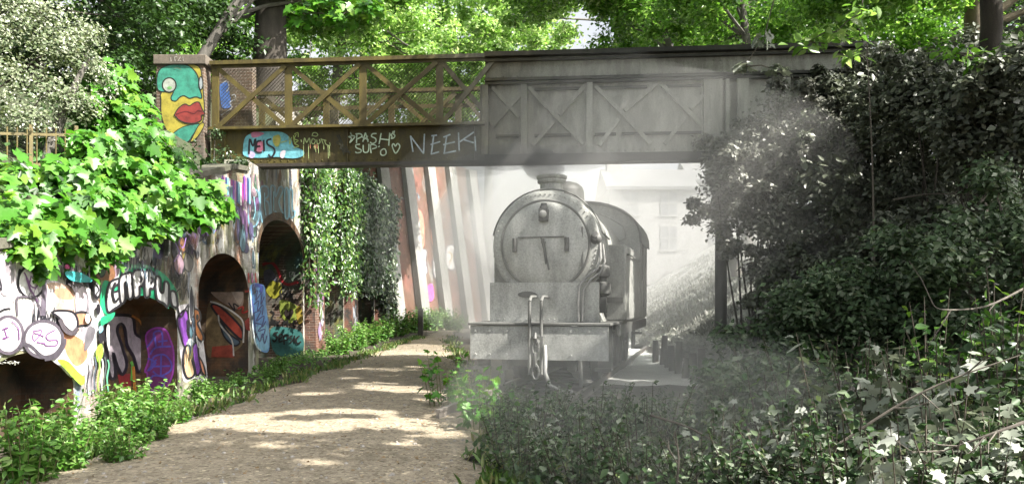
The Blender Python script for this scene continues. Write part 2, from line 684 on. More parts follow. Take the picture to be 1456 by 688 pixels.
# pale grassy bank on the far side of the line
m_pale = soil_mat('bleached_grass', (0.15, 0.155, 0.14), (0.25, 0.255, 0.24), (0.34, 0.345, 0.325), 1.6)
mb = MB()
Ys = list(np.arange(18.5, 90, 1.2))
V = []
for Y in Ys:
    for i in range(16):
        X = foot(Y) + 0.1 + i * 1.4
        V.append((X, Y, ground_z(X, Y) + 0.06 + 0.22 * mnoise.noise(Vector((X * 0.8, Y * 0.5, 7)))))
mb.add(V, [(j*16+i, j*16+i+1, (j+1)*16+i+1, (j+1)*16+i) for j in range(len(Ys)-1) for i in range(15)])
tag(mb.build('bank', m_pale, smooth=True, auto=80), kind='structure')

# embankment behind the graffiti wall
mb = MB()
Ys = list(np.arange(-4, 62, 0.7))
ds = [0.42, 0.9, 1.6, 2.4, 3.4, 5, 7, 10, 14, 20, 30, 60]
V = []
for Y in Ys:
    for d in ds:
        b = W(Y, 0, -d)
        zt = wall_top(max(2, Y))
        if 16.9 < Y < 22.6: zt = 4.5 if d < 1 else 5.2
        z = zt - 0.06 + min(d - 0.42, 10) * (0.42 if Y < 17 else 0.2) + 0.2 * mnoise.noise(Vector((b.x * 0.5, Y * 0.5, 5))) * min(1, d - 0.4)
        if 17 < Y < 22.3: z = min(z, 5.25)
        V.append((b.x, b.y, z))
k = len(ds)
mb.add(V, [(j*k+i, j*k+i+1, (j+1)*k+i+1, (j+1)*k+i) for j in range(len(Ys)-1) for i in range(k-1)])
tag(mb.build('embankment', m_bankgrass, smooth=True, auto=80), kind='structure')

# ---- distant low hills closing the horizon
m_hill = soil_mat('hill_green', (0.20, 0.23, 0.19), (0.26, 0.29, 0.25), (0.32, 0.34, 0.30), 0.05)
mb = MB()
V = []
for j in range(6):
    for i in range(61):
        X = -450 + i * 15
        Y = 330 + j * 30
        V.append((X, Y, -1 + (12 + 9 * mnoise.noise(Vector((X * 0.012, 0.5, 0)))) * math.sin(math.pi * min(1, j / 5) * 0.6)))
mb.add(V, [(j*61+i, j*61+i+1, (j+1)*61+i+1, (j+1)*61+i) for j in range(5) for i in range(60)])
tag(mb.build('hills', m_hill, smooth=True, auto=80), kind='structure')

# ================================================================== GRAFFITI WALL
# brick under layer after layer of paint
def brickwall(name, layers, mortar=(0.28, 0.25, 0.21), b1=(0.22, 0.085, 0.045), b2=(0.13, 0.055, 0.035), cover=0.5, streaky=True, grime=0.35):
    """layers: paint colours scattered over the bricks in patches with run-down edges"""
    m, nt, p = newmat(name)
    uv = N(nt, 'ShaderNodeUVMap', uv_map='uv').outputs[0]
    br = N(nt, 'ShaderNodeTexBrick')
    br.inputs['Scale'].default_value = 1.0
    br.inputs['Brick Width'].default_value = 0.225
    br.inputs['Row Height'].default_value = 0.075
    br.inputs['Mortar Size'].default_value = 0.006
    br.inputs['Mortar Smooth'].default_value = 0.3
    br.inputs['Color1'].default_value = (*b1, 1)
    br.inputs['Color2'].default_value = (*b2, 1)
    br.inputs['Mortar'].default_value = (*mortar, 1)
    nt.links.new(uv, br.inputs['Vector'])
    col = br.outputs['Color']
    for i, (c, sc_, lo, hi) in enumerate(layers):
        v = mapping(nt, uv, (1, 0.28 if (streaky and i % 2 == 0) else 0.8, 1), (i * 7.3, i * 3.1, 0))
        f = ramp(nt, noise_n(nt, v, sc_, 8, 0.62), [(lo, (0, 0, 0)), (hi, (1, 1, 1))])
        col = mix(nt, f.outputs[0], col, c)
    gr = ramp(nt, noise_n(nt, mapping(nt, uv, (1, 0.5, 1)), 2.2, 10, 0.72), [(0.32, (1 - grime,) * 3), (0.6, (1, 1, 1))])
    col = mix(nt, 1, col, gr.outputs[0], 'MULTIPLY')
    nt.links.new(col, p.inputs['Base Color'])
    p.inputs['Roughness'].default_value = 0.75
    ff = noise_n(nt, uv, 60, 3, 0.6)
    s2 = N(nt, 'ShaderNodeMath', operation='MULTIPLY_ADD')
    nt.links.new(br.outputs['Fac'], s2.inputs[0]); s2.inputs[1].default_value = -1.0
    nt.links.new(ff, s2.inputs[2])
    bump(nt, p, s2.outputs[0], 0.55, 0.012)
    return m
m_wall = brickwall('painted_brick', [((0.44, 0.42, 0.38), 1.3, 0.40, 0.52), ((0.25, 0.25, 0.15), 1.0, 0.47, 0.58),
                                     ((0.13, 0.12, 0.10), 3.0, 0.52, 0.62), ((0.62, 0.61, 0.58), 2.4, 0.55, 0.63),
                                     ((0.20, 0.24, 0.32), 1.7, 0.59, 0.67), ((0.26, 0.12, 0.06), 1.1, 0.58, 0.68), ((0.10, 0.12, 0.06), 1.2, 0.56, 0.70)])
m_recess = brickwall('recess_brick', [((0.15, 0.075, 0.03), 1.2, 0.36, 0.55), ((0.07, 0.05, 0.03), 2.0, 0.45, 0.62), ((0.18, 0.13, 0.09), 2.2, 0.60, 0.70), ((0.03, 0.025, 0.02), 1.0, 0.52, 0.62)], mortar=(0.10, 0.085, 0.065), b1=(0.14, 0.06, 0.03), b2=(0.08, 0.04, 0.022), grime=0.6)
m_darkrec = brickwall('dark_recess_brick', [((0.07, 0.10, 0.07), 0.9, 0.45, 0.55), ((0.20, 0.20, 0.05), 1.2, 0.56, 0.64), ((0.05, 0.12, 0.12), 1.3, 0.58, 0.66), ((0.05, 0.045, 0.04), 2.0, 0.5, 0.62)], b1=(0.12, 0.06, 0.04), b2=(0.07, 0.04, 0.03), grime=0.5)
m_coping = worn('coping_stone', (0.13, 0.12, 0.095), (0.06, 0.065, 0.04), 2.5, 0.9, False, bump_s=0.4)

ARCH = [  # Y0, Y1, spring z, apex z, depth
    (7.4, 9.45, 0.55, 1.07, 0.6),
    (10.26, 12.95, 1.28, 1.72, 0.58),
    (14.0, 17.35, 1.72, 2.56, 1.15),
    (18.25, 23.5, 2.75, 3.72, 1.7),
    (25.8, 31.8, 4.3, 5.9, 1.5),
    (34.4, 43.5, 4.9, 6.3, 1.6)]
def arch_curve(a, n=18):
    Y0, Y1, s_, ap, d = a
    c, h = (Y0 + Y1) / 2, (Y1 - Y0) / 2
    return [(c + h * -math.cos(math.pi * i / n), s_ + (ap - s_) * max(0.0, math.sin(math.pi * i / n)) ** 0.9) for i in range(n + 1)]
wall = thing('retaining_wall', 'long arched brick retaining wall covered in graffiti beside the gravel path', 'wall', W(12, 0))
uvw = lambda v: (v.y * UL, v.z)
poly = [(3, -0.4)]
for a in ARCH:
    poly.append((a[0], -0.4))
    poly += arch_curve(a)
    poly.append((a[1], -0.4))
poly += [(56, -0.4), (56, wall_top(56))] + [(Y, z) for Y, z in TOPS[::-1] if 3 < Y < 56] + [(3, wall_top(3))]
mb = MB()
mb.add([W(Y, z) for Y, z in poly], [list(range(len(poly)))])
tp = [(Y, z) for Y, z in TOPS if 3 < Y < 56]
tp = [(3, wall_top(3))] + tp + [(56, wall_top(56))]
mb.add([W(Y, z) for Y, z in tp] + [W(Y, z, -0.5) for Y, z in tp], [(i, i+1, len(tp)+i+1, len(tp)+i) for i in range(len(tp)-1)])
wf = mb.build('brick_face', m_wall, wall, uvf=uvw)
# stone coping along the sloping top
mb = MB()
for (Ya, Yb) in [(3, 5), (5, 8), (8, 10), (10, 12), (12, 14), (14, 16.2), (16.2, 17.25), (22.25, 30), (30, 56)]:
    a, b = W(Ya, wall_top(Ya) + 0.05, -0.2), W(Yb - 0.015, wall_top(Yb - 0.015) + 0.05, -0.2)
    mb.bar(a, b, 0.1, 0.5, (0, 0, 1))
mb.build('coping', m_coping, wall)
for i, a in enumerate(ARCH):
    cur = [(a[0], -0.4)] + arch_curve(a) + [(a[1], -0.4)]
    d = a[4]
    n = len(cur)
    mb = MB()
    mb.add([W(Y, z, -0.004) for Y, z in cur] + [W(Y, z, -d) for Y, z in cur], [(k, k+1, n+k+1, n+k) for k in range(n-1)])
    mb.add([W(Y, z, -d) for Y, z in cur], [list(range(n))])
    def uvr(v, a=a):
        q = (v - W(0, 0)).dot(WN)
        return (v.y * UL + q, v.z)
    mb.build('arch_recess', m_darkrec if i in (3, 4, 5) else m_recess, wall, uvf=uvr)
    # ring of voussoirs, slightly proud
    mb = MB()
    c = arch_curve(a, 26)
    cy_, h = (a[0] + a[1]) / 2, (a[1] - a[0]) / 2
    outp = []
    for k, (Y, z) in enumerate(c):
        t = math.pi * k / 26
        outp.append((Y - 0.20 * math.cos(t), z + 0.20 * math.sin(t)))
    if i >= 3:
        mb.add([W(Y, z, 0.012) for Y, z in c] + [W(Y, z, 0.012) for Y, z in outp], [(k, k+1, 27+k+1, 27+k) for k in range(26)])
        mb.build('arch_ring', m_recess, wall, uvf=uvw)

# piers standing proud of the wall beyond the bridge
for (Ya, Yb) in [(23.75, 25.5), (32.1, 34.1), (43.9, 46.0)]:
    mb = MB()
    z1 = wall_top(Yb) - 0.3
    P = [W(Ya, -0.3, 0.0), W(Yb, -0.3, 0.0), W(Yb, -0.3, 0.36), W(Ya, -0.3, 0.36)]
    Q = [W(Ya, z1, 0.0), W(Yb, z1, 0.0), W(Yb, z1, 0.12), W(Ya, z1, 0.12)]
    mb.add(P + Q, [(0,1,2,3), (4,7,6,5), (0,3,7,4), (1,5,6,2), (2,6,7,3)])
    mb.build('pier', brickwall('pier_brick', [((0.17, 0.075, 0.05), 1.2, 0.4, 0.5), ((0.05, 0.045, 0.04), 1.5, 0.5, 0.62)], b1=(0.16, 0.065, 0.04), b2=(0.09, 0.045, 0.03), grime=0.5) if Ya < 24 else bpy.data.materials['pier_brick'],
             wall, uvf=lambda v: (v.y * UL + v.x, v.z))

def pier_tags(Ya, Yb, z1, cols, seed, label):
    q = np.random.default_rng(seed)
    class PF:
        def __call__(s, Y, z, off=0.0): return W(Y, z, 0.36 - 0.24 * (z + 0.3) / (z1 + 0.3) + off)
    s = Spray(PF(), 0.001, 0.006)
    for i in range(11):
        Y, z = q.uniform(Ya + .45, Yb - .45), q.uniform(0.35, 2.5)
        s.fill(cols[i % len(cols)], [(Y + .4 * q.uniform(.5, 1) * math.cos(k), z + .34 * q.uniform(.5, 1) * math.sin(k)) for k in np.arange(0, 6.2, 1.05)], n=3)
        P = [(Y + q.uniform(-.4, .4), z + q.uniform(-.3, .3)) for k in range(5)]
        s.line((0.03, 0.03, 0.05) if i % 2 else (0.5, 0.48, 0.5), 0.035, P, n=3)
    s.build('graffiti', wall, label)
# ---- graffiti on the wall face, lettering and shapes where they stand
BK, WH, PK, PU, OR_ = (0.015, 0.013, 0.02), (0.78, 0.77, 0.76), (0.72, 0.52, 0.66), (0.20, 0.05, 0.36), (0.62, 0.22, 0.06)
GN, TQ, SV, BL, NV = (0.02, 0.36, 0.17), (0.05, 0.40, 0.42), (0.52, 0.51, 0.54), (0.07, 0.22, 0.62), (0.03, 0.06, 0.20)
RD, YL, BR, CY = (0.42, 0.03, 0.02), (0.55, 0.48, 0.05), (0.20, 0.11, 0.04), (0.25, 0.55, 0.66)
za = lambda L: [(x / 4.05, 350 + y / 4.05) for x, y in L]
zb = lambda L: [(130 + x / 2.989, 360 + y / 2.989) for x, y in L]
zc = lambda L: [(230 + x / 3.825, 240 + y / 3.825) for x, y in L]
zd = lambda L: [(270 + x / 3.44, 340 + y / 3.44) for x, y in L]
ze = lambda L: [(420 + x / 2.548, 230 + y / 2.548) for x, y in L]

s = Spray(wall_pl)      # pink and white bubble piece over the low arch
s.fill((0.74, 0.70, 0.74), za([(-60, 80), (90, 60), (200, 90), (300, 190), (420, 230), (520, 250), (600, 420), (560, 560), (530, 700), (420, 760), (340, 690), (240, 625), (120, 600), (20, 620), (-60, 660)]), n=5)
s.fill((0.62, 0.26, 0.13), za([(330, 470), (385, 500), (440, 520), (490, 560), (500, 640), (440, 690), (390, 640), (360, 560)]))
s.fill((0.72, 0.50, 0.40), za([(255, 225), (330, 210), (420, 250), (440, 370), (470, 440), (440, 500), (380, 420), (300, 370), (262, 300)]))
s.fill((0.66, 0.34, 0.22), za([(310, 250), (390, 245), (420, 300), (340, 300)]))
s.fill((0.30, 0.28, 0.32), za([(425, 250), (500, 270), (515, 420), (540, 520), (500, 560), (455, 460), (440, 340)]))
s.fill((0.16, 0.15, 0.17), za([(500, 470), (545, 480), (520, 560), (480, 600)]))
s.fill((0.40, 0.36, 0.40), za([(0, 110), (60, 90), (85, 180), (60, 270), (0, 270)]))
s.blob((0.76, 0.74, 0.76), BK, 3.2, za(ell(172, 205, 76, 92, 12)))
s.line((0.14, 0.12, 0.16), 7, za([(205, 120), (240, 180), (248, 260), (240, 400)]))
for L in ([(130, 150), (150, 190), (170, 230), (200, 240)], [(170, 170), (160, 230), (185, 280), (215, 330)], [(190, 160), (215, 200), (190, 250)], [(140, 180), (165, 260)]):
    s.line((0.22, 0.10, 0.26), 2.0, za(L))
s.line((0.14, 0.12, 0.15), 3.0, za([(90, 400), (84, 340), (90, 295), (160, 292), (205, 300), (210, 340)]))
s.line((0.14, 0.12, 0.15), 2.0, za([(215, 345), (222, 400)]))
s.blob((0.78, 0.76, 0.78), (0.12, 0.10, 0.13), 4.6, za(ell(32, 510, 86, 106, 14)))
s.blob((0.78, 0.76, 0.78), (0.10, 0.085, 0.11), 4.6, za(ell(235, 535, 112, 104, 14)))
s.line((0.08, 0.07, 0.09), 8, za([(240, 645), (300, 630), (345, 575), (352, 530)]))
s.line((0.08, 0.07, 0.09), 5, za([(90, 585), (120, 565), (160, 575), (215, 625), (250, 640)]))
for L in ([(-8, 480), (30, 470), (8, 475), (20, 525), (-5, 530), (35, 520)], [(170, 490), (225, 485), (180, 545), (175, 500), (235, 520)],
          [(300, 480), (250, 510), (260, 540), (310, 540), (305, 570), (245, 570), (240, 555)], [(45, 430), (85, 470), (90, 540)], [(190, 550), (240, 560)]):
    s.line((0.20, 0.07, 0.24), 1.7, za(L))
s.blob((0.76, 0.72, 0.74), BK, 3.4, za([(280, 380), (330, 370), (400, 380), (428, 430), (420, 480), (390, 490), (350, 455), (320, 410)]))
s.line((0.09, 0.075, 0.09), 6.5, za([(325, 420), (355, 480), (395, 500), (430, 470)]))
s.fill((0.09, 0.08, 0.09), za([(370, 215), (420, 208), (462, 225), (430, 245), (415, 270), (390, 235)]))
for c, L in ((BK, ell(538, 247, 26, 58, 10)), ((0.5, 0.5, 0.53), ell(538, 247, 15, 42, 10)), (BK, ell(545, 362, 13, 32, 8))):
    s.fill(c, za(L))
s.line(BK, 2, za([(525, 215), (548, 250), (530, 280), (550, 300)]))
s.fill(WH, za(ell(482, 415, 14, 28, 8)))
for c, L in ((GN, [(560, 410), (600, 395), (640, 380), (625, 420), (585, 445), (560, 455)]), (BK, [(545, 480), (575, 470), (585, 520), (600, 560), (570, 545), (555, 575)]),
             (BK, [(555, 630), (580, 610), (600, 660), (585, 690), (570, 660), (545, 700)]), ((0.30, 0.52, 0.06), [(530, 590), (560, 560), (570, 620), (545, 670), (530, 640)]),
             (CY, [(545, 470), (560, 455), (570, 480), (550, 500)]), (WH, [(590, 470), (605, 460), (606, 600), (592, 560)]),
             ((0.35, 0.55, 0.05), [(300, 655), (360, 660), (420, 720), (460, 760), (440, 800), (360, 720)])):
    s.fill(c, za(L))
for px0, c in ((128, (0.10, 0.12, 0.16)), (133, (0.30, 0.5, 0.1)), (138, (0.5, 0.52, 0.55)), (142, (0.08, 0.10, 0.10)), (122, (0.22, 0.21, 0.24)), (146, (0.12, 0.4, 0.25))):
    s.line(c, 2.2, [(px0, 505 + px0 % 7), (px0 + 2, 520), (px0 - 1, 535 + px0 % 9), (px0 + 1, 556)])
for x_, y_, l_ in ((12, 372, 22), (60, 383, 12), (66, 378, 20), (76, 370, 22), (80, 372, 18), (95, 380, 24), (104, 376, 16), (118, 378, 22)):
    s.line((0.16, 0.14, 0.15), 1.6, [(x_, y_), (x_ + 0.6, y_ + l_)], sm=False)
s.fill((0.50, 0.06, 0.22), za(ell(350, 118, 16, 14, 8)))
s.fill(TQ, za([(340, 145), (420, 150), (480, 180), (490, 205), (400, 205), (350, 180)]))
s.build('graffiti', wall, 'pink and white bubble letters above the low arch')

# older tags layered over the whole face
class FaceYZ:
    def __call__(s, Y, z, off=0.0): return W(Y, z, off)
def free(Y, z, m=0.12):
    if z > wall_top(Y) - 0.12 or z < 0.05: return False
    for a in ARCH:
        if a[0] - m < Y < a[1] + m:
            c, h = (a[0] + a[1]) / 2, (a[1] - a[0]) / 2 + m
            q = abs(Y - c) / h
            if q < 1 and z < a[2] + (a[3] - a[2] + m) * math.sqrt(max(0, 1 - q * q)): return False
    return True
PAL = [(0.34, 0.33, 0.32), (0.03, 0.03, 0.04), (0.08, 0.07, 0.16), (0.20, 0.05, 0.07), (0.07, 0.15, 0.19), (0.18, 0.16, 0.04), (0.05, 0.13, 0.07), (0.24, 0.11, 0.05), (0.28, 0.19, 0.24), (0.14, 0.20, 0.27), (0.44, 0.43, 0.41), (0.15, 0.07, 0.19), (0.12, 0.11, 0.10)]
PALW = [(0.70, 0.68, 0.69), (0.74, 0.73, 0.72), (0.58, 0.50, 0.56), (0.03, 0.03, 0.04), (0.66, 0.60, 0.64), (0.40, 0.36, 0.40), (0.50, 0.26, 0.16), (0.72, 0.70, 0.66), (0.20, 0.36, 0.30)]
def old_tags(y0, y1, z0, z1, nblob, ntag, seed, PAL=PAL):
    q = np.random.default_rng(seed)
    s = Spray(FaceYZ(), 0.00012, 0.0015)
    tries = 0; nb = 0
    while nb < nblob and tries < 4000:
        tries += 1
        Y, z = q.uniform(y0, y1), q.uniform(z0, z1)
        L_ = q.uniform(0.10, 0.34); H_ = q.uniform(0.10, 0.36)
        if not all(free(Y + a * L_ * 1.25, z + b * H_ * 1.25) for a in (-1, 0, 1) for b in (-1, 0, 1)): continue
        nb += 1
        n = q.integers(5, 9)
        pts = [(Y + L_ * q.uniform(.65, 1.1) * math.cos(6.283 * k / n), z + H_ * q.uniform(.65, 1.1) * math.sin(6.283 * k / n)) for k in range(n)]
        c = PAL[q.integers(len(PAL))]
        s.fill(c, pts, n=3)
        if q.uniform() < 0.6: s.line((0.02, 0.02, 0.025) if q.uniform() < .7 else (0.6, 0.6, 0.6), q.uniform(0.015, 0.035), pts, closed=True, n=3)
        if q.uniform() < 0.35:
            for k in range(q.integers(1, 4)):
                yy = Y + q.uniform(-.5, .5) * L_; zz = z - H_ * .6; l = q.uniform(.1, .4)
                if free(yy, zz - l): s.line(c, 0.022, [(yy, zz), (yy + .003, zz - l)], sm=False)
    nt_ = 0; tries = 0
    while nt_ < ntag and tries < 4000:
        tries += 1
        Y, z = q.uniform(y0, y1), q.uniform(z0, z1)
        n = q.integers(3, 7); w = q.uniform(.07, .13); h = q.uniform(.08, .2)
        if not all(free(Y + w * n * a, z + b * h) for a in (0, .5, 1) for b in (-1, 1)): continue
        nt_ += 1
        c = PAL[q.integers(len(PAL))] if q.uniform() < .5 else (0.02, 0.02, 0.03)
        P = []
        for k in range(n * 2):
            P.append((Y + w * (k * .5) + q.normal(0, w * .3), z + h * (1 if k % 2 else -1) * q.uniform(.3, 1)))
        s.line(c, q.uniform(0.012, 0.028), P, n=3)
    s.build('graffiti', wall, 'layers of older faded tags and blotches')
old_tags(5.5, 10.2, 0.2, 2.5, 40, 30, 401, PALW)
old_tags(10.0, 14.2, 0.3, 3.4, 46, 34, 402)
old_tags(13.6, 18.2, 0.3, 4.2, 50, 44, 403)
old_tags(17.6, 18.6, 0.2, 4.4, 14, 8, 405)

s = Spray(wall_pl)      # silver letters on green, round the top of the second arch
s.fill(GN, zb([(35, 215), (50, 120), (110, 70), (180, 40), (260, 60), (320, 100), (365, 170), (362, 235), (330, 225), (325, 235), (285, 205), (235, 183), (205, 180), (165, 188), (120, 210), (85, 250), (60, 262)]))
s.fill((0.30, 0.62, 0.40), zb([(120, 60), (190, 40), (250, 60), (190, 62)]))
s.fill((0.45, 0.70, 0.55), zb([(20, 280), (60, 265), (75, 275), (40, 310), (18, 300)]))
for L in ([(72, 130), (110, 108), (124, 120), (104, 135), (90, 150), (94, 165), (122, 160), (126, 210), (95, 235), (68, 250), (60, 200)],
          [(115, 108), (150, 84), (168, 92), (172, 180), (152, 190), (146, 130), (138, 132), (140, 196), (120, 208)],
          [(172, 84), (212, 72), (224, 100), (212, 138), (200, 142), (200, 178), (176, 182)],
          [(226, 76), (262, 86), (272, 115), (258, 150), (244, 150), (242, 180), (222, 180)],
          [(268, 104), (288, 108), (288, 160), (300, 165), (306, 122), (324, 136), (320, 226), (302, 212), (272, 190)],
          [(330, 165), (352, 168), (360, 225), (336, 220)]):
    s.blob((0.60, 0.59, 0.60), BK, 3.4, zb(L))
for L in ([(203, 96), (208, 110), (200, 122)], [(246, 100), (254, 114), (246, 130)], [(94, 122), (82, 160), (92, 205), (108, 190)]):
    s.line(BK, 3, zb(L))
for L in ([(340, 130), (352, 90), (358, 150), (372, 85), (384, 150), (400, 120)], [(330, 110), (345, 100), (380, 110), (395, 80), (400, 160)], [(350, 170), (372, 150), (380, 200), (398, 150), (405, 190)]):
    s.line((0.03, 0.03, 0.02), 1.6, zb(L))
s.build('graffiti', wall, 'silver letters on a green cloud above the second arch')

s = Spray(wall_pl)      # figure on the pier between the second and third arch
s.fill((0.66, 0.63, 0.66), zb([(358, 240), (400, 215), (445, 225), (462, 300), (478, 400), (490, 545), (440, 530), (392, 545), (378, 450), (366, 340)]))
s.blob(PU, BK, 2.6, zb([(362, 280), (395, 240), (412, 270), (405, 330), (418, 380), (395, 400), (375, 340)]))
s.blob((0.40, 0.30, 0.24), BK, 2.8, zb([(412, 225), (432, 222), (440, 300), (436, 380), (418, 385), (412, 300)]))
s.blob(OR_, BK, 2.8, zb([(432, 240), (455, 245), (460, 280), (448, 300), (472, 350), (465, 375), (440, 345), (436, 290)]))
s.fill((0.03, 0.03, 0.03), zb(ell(447, 272, 6, 14, 8)))
s.blob((0.66, 0.46, 0.26), BK, 3, zb([(392, 405), (412, 392), (420, 440), (435, 500), (425, 525), (400, 525), (386, 470)]))
s.blob(PU, BK, 2.6, zb([(425, 400), (446, 380), (452, 440), (462, 490), (444, 520), (432, 470)]))
s.blob((0.62, 0.25, 0.14), BK, 2.2, zb([(452, 440), (470, 470), (482, 520), (464, 500)]))
s.line(BK, 2.4, zb([(360, 230), (375, 270), (395, 235), (408, 215)]))
s.line(WH, 1.6, zb([(440, 350), (450, 400), (470, 370)]))
s.build('graffiti', wall, 'purple and orange letters on the pier between arches')

s = Spray(wall_pl)      # drips and tags over the third arch
for x_, y_, l_, c in [(316+2.5*i, 250 + (i*37) % 12, 22 + (i*53) % 26, [PU, (0.5, 0.2, 0.4), NV, CY, WH, (0.35, 0.05, 0.25)][i % 6]) for i in range(16)]:
    s.line(c, 2.0, [(x_, y_), (x_ + 0.5, y_ + l_)], sm=False)
for i in range(60):
    x_ = 232 + (i * 61) % 122
    y_ = 318 + (i * 29) % 40
    if 276 < x_ and y_ > 335: y_ -= 25
    c = [(0.74, 0.73, 0.70), (0.62, 0.60, 0.56), (0.20, 0.24, 0.20), (0.40, 0.42, 0.52), (0.78, 0.77, 0.74), (0.36, 0.36, 0.22)][i % 6]
    s.line(c, 1.2 + (i % 3) * 0.7, [(x_, y_), (x_ + 0.6, y_ + 10 + (i * 17) % 22)], sm=False)
for L in ([(250, 330), (246, 345), (252, 352), (256, 338)], [(258, 318), (262, 336), (266, 318), (270, 338)], [(284, 322), (288, 335), (294, 320), (296, 332), (300, 322)], [(240, 345), (246, 360), (238, 372)]):
    s.line((0.25, 0.14, 0.42), 1.4, L)
s.line(CY, 1.4, zc([(248, 330), (255, 340), (250, 350)]))
s.build('graffiti', wall, 'long paint drips above the third arch')

s = Spray(wall_pl)      # outlined letters between third and fourth arch
def bub(L, c, oc, w): s.blob(c, oc, w, L)
OC, FC = (0.16, 0.34, 0.44), (0.10, 0.11, 0.10)
bub([(356, 276), (364, 270), (368, 280), (367, 312), (361, 322), (354, 318), (353, 300)], FC, OC, 2.4)
bub([(370, 268), (380, 266), (381, 278), (376, 284), (382, 290), (382, 312), (374, 318), (370, 300)], FC, OC, 2.4)
bub([(384, 268), (390, 266), (391, 280), (397, 266), (402, 270), (396, 288), (403, 308), (396, 312), (391, 300), (386, 312)], FC, OC, 2.4)
bub([(404, 272), (409, 270), (410, 306), (405, 308)], FC, OC, 2.2)
bub([(411, 272), (415, 272), (415, 298), (419, 300), (417, 308), (411, 306)], FC, OC, 2.0)
s.line(CY, 1.2, [(360, 280), (362, 300), (359, 312)])
s.line(CY, 1.2, [(375, 274), (375, 290), (377, 306)])
s.line(CY, 1.2, [(388, 272), (388, 300)])
s.build('graffiti', wall, 'blue outlined bubble letters over the fourth arch')

s = Spray(wall_pl)      # blue tag on the narrow pier
s.fill((0.12, 0.34, 0.72), zd([(290, 250), (310, 215), (345, 220), (365, 235), (372, 330), (386, 430), (385, 545), (345, 545), (318, 510), (300, 400)]))
s.fill((0.25, 0.55, 0.80), zd([(312, 440), (375, 420), (384, 530), (345, 540), (320, 505)]))
s.line((0.02, 0.05, 0.34), 5, zd([(310, 230), (330, 225), (350, 235), (345, 260)]))
for L in ([(305, 270), (330, 250), (320, 300), (350, 260), (345, 320), (362, 280)], [(310, 320), (335, 300), (328, 350), (355, 320), (352, 370)],
          [(312, 360), (345, 350), (322, 400), (360, 375), (350, 430), (370, 400)], [(318, 410), (350, 420), (330, 450), (365, 440), (352, 480)],
          [(322, 460), (340, 500), (352, 460), (362, 510), (374, 470)], [(300, 290), (312, 380), (320, 470)]):
    s.line((0.02, 0.03, 0.22), 1.6, zd(L))
s.line((0.70, 0.80, 0.86), 1.8, zd([(290, 250), (298, 330), (305, 430), (320, 515), (345, 545)]))
for c, x_ in ((RD, 352), ((0.6, 0.2, 0.45), 357), (RD, 362)):
    s.line(c, 2, [(x_, 388), (x_ + 1, 402)], sm=False)
s.build('graffiti', wall, 'tall blue tag on the pier beside the fourth arch')

pier_tags(23.75, 25.5, wall_top(25.5) - 0.3, [(0.30, 0.20, 0.36), (0.45, 0.42, 0.46), (0.10, 0.16, 0.05), (0.22, 0.08, 0.24)], 501, 'purple and white paint low on the first pier past the bridge')
pier_tags(32.1, 34.1, wall_top(34.1) - 0.3, [(0.30, 0.34, 0.40), (0.16, 0.10, 0.08), (0.40, 0.40, 0.42)], 502, 'pale blue paint low on the second pier past the bridge')
# inside the arches: far jambs face us, the backs look out at the path
def jamb(i):  return Plane(W(ARCH[i][1] - 0.001, 1, 0), -WD)
def back(i):  return Plane(W(10, 1, -ARCH[i][4]), WN)
s = Spray(jamb(1))
s.fill((0.16, 0.03, 0.15), zb([(232, 350), (270, 318), (315, 325), (335, 365), (350, 420), (345, 515), (310, 575), (245, 580), (238, 510), (228, 500), (245, 440)]))
s.line((0.30, 0.05, 0.36), 2.4, zb([(232, 350), (270, 318), (315, 325), (335, 365), (350, 420), (345, 515), (310, 575), (245, 580), (238, 510), (228, 500), (245, 440)]), closed=True)
for L in ([(235, 400), (262, 365), (268, 335), (300, 335), (302, 400)], [(250, 430), (275, 400), (340, 395)], [(255, 480), (265, 440), (310, 430), (340, 465), (335, 500), (290, 520), (262, 500)], [(240, 445), (275, 465), (240, 500), (278, 450)], [(262, 480), (335, 478)], [(298, 432), (296, 515)], [(250, 560), (262, 520), (320, 530), (300, 565)], [(270, 345), (276, 400)], [(285, 375), (325, 370)]):
    s.line((0.10, 0.08, 0.42), 2.4, zb(L))
s.build('graffiti', wall, 'purple and blue tag inside the second arch')
s = Spray(back(1))
hs = [(58, 300), (75, 268), (130, 262), (175, 275), (185, 340), (215, 370), (216, 480), (195, 500), (178, 440), (150, 390), (140, 320), (120, 300), (108, 330), (130, 400), (148, 470), (130, 515), (108, 480), (90, 420), (100, 500), (95, 530), (75, 520), (66, 430)]
s.fill((0.30, 0.03, 0.03), zb([(110, 515), (165, 510), (170, 600), (125, 600)]), sm=False)
s.blob((0.36, 0.31, 0.36), BK, 4.4, zb(hs))
s.line((0.42, 0.16, 0.03), 3, zb([(170, 265), (205, 290), (225, 340)]))
s.line((0.12, 0.42, 0.06), 4, zb([(165, 460), (172, 480), (168, 540)]))
s.line((0.5, 0.2, 0.03), 4, zb([(175, 480), (182, 590)]))
s.build('graffiti', wall, 'grey horseshoe shaped letter at the back of the second arch')

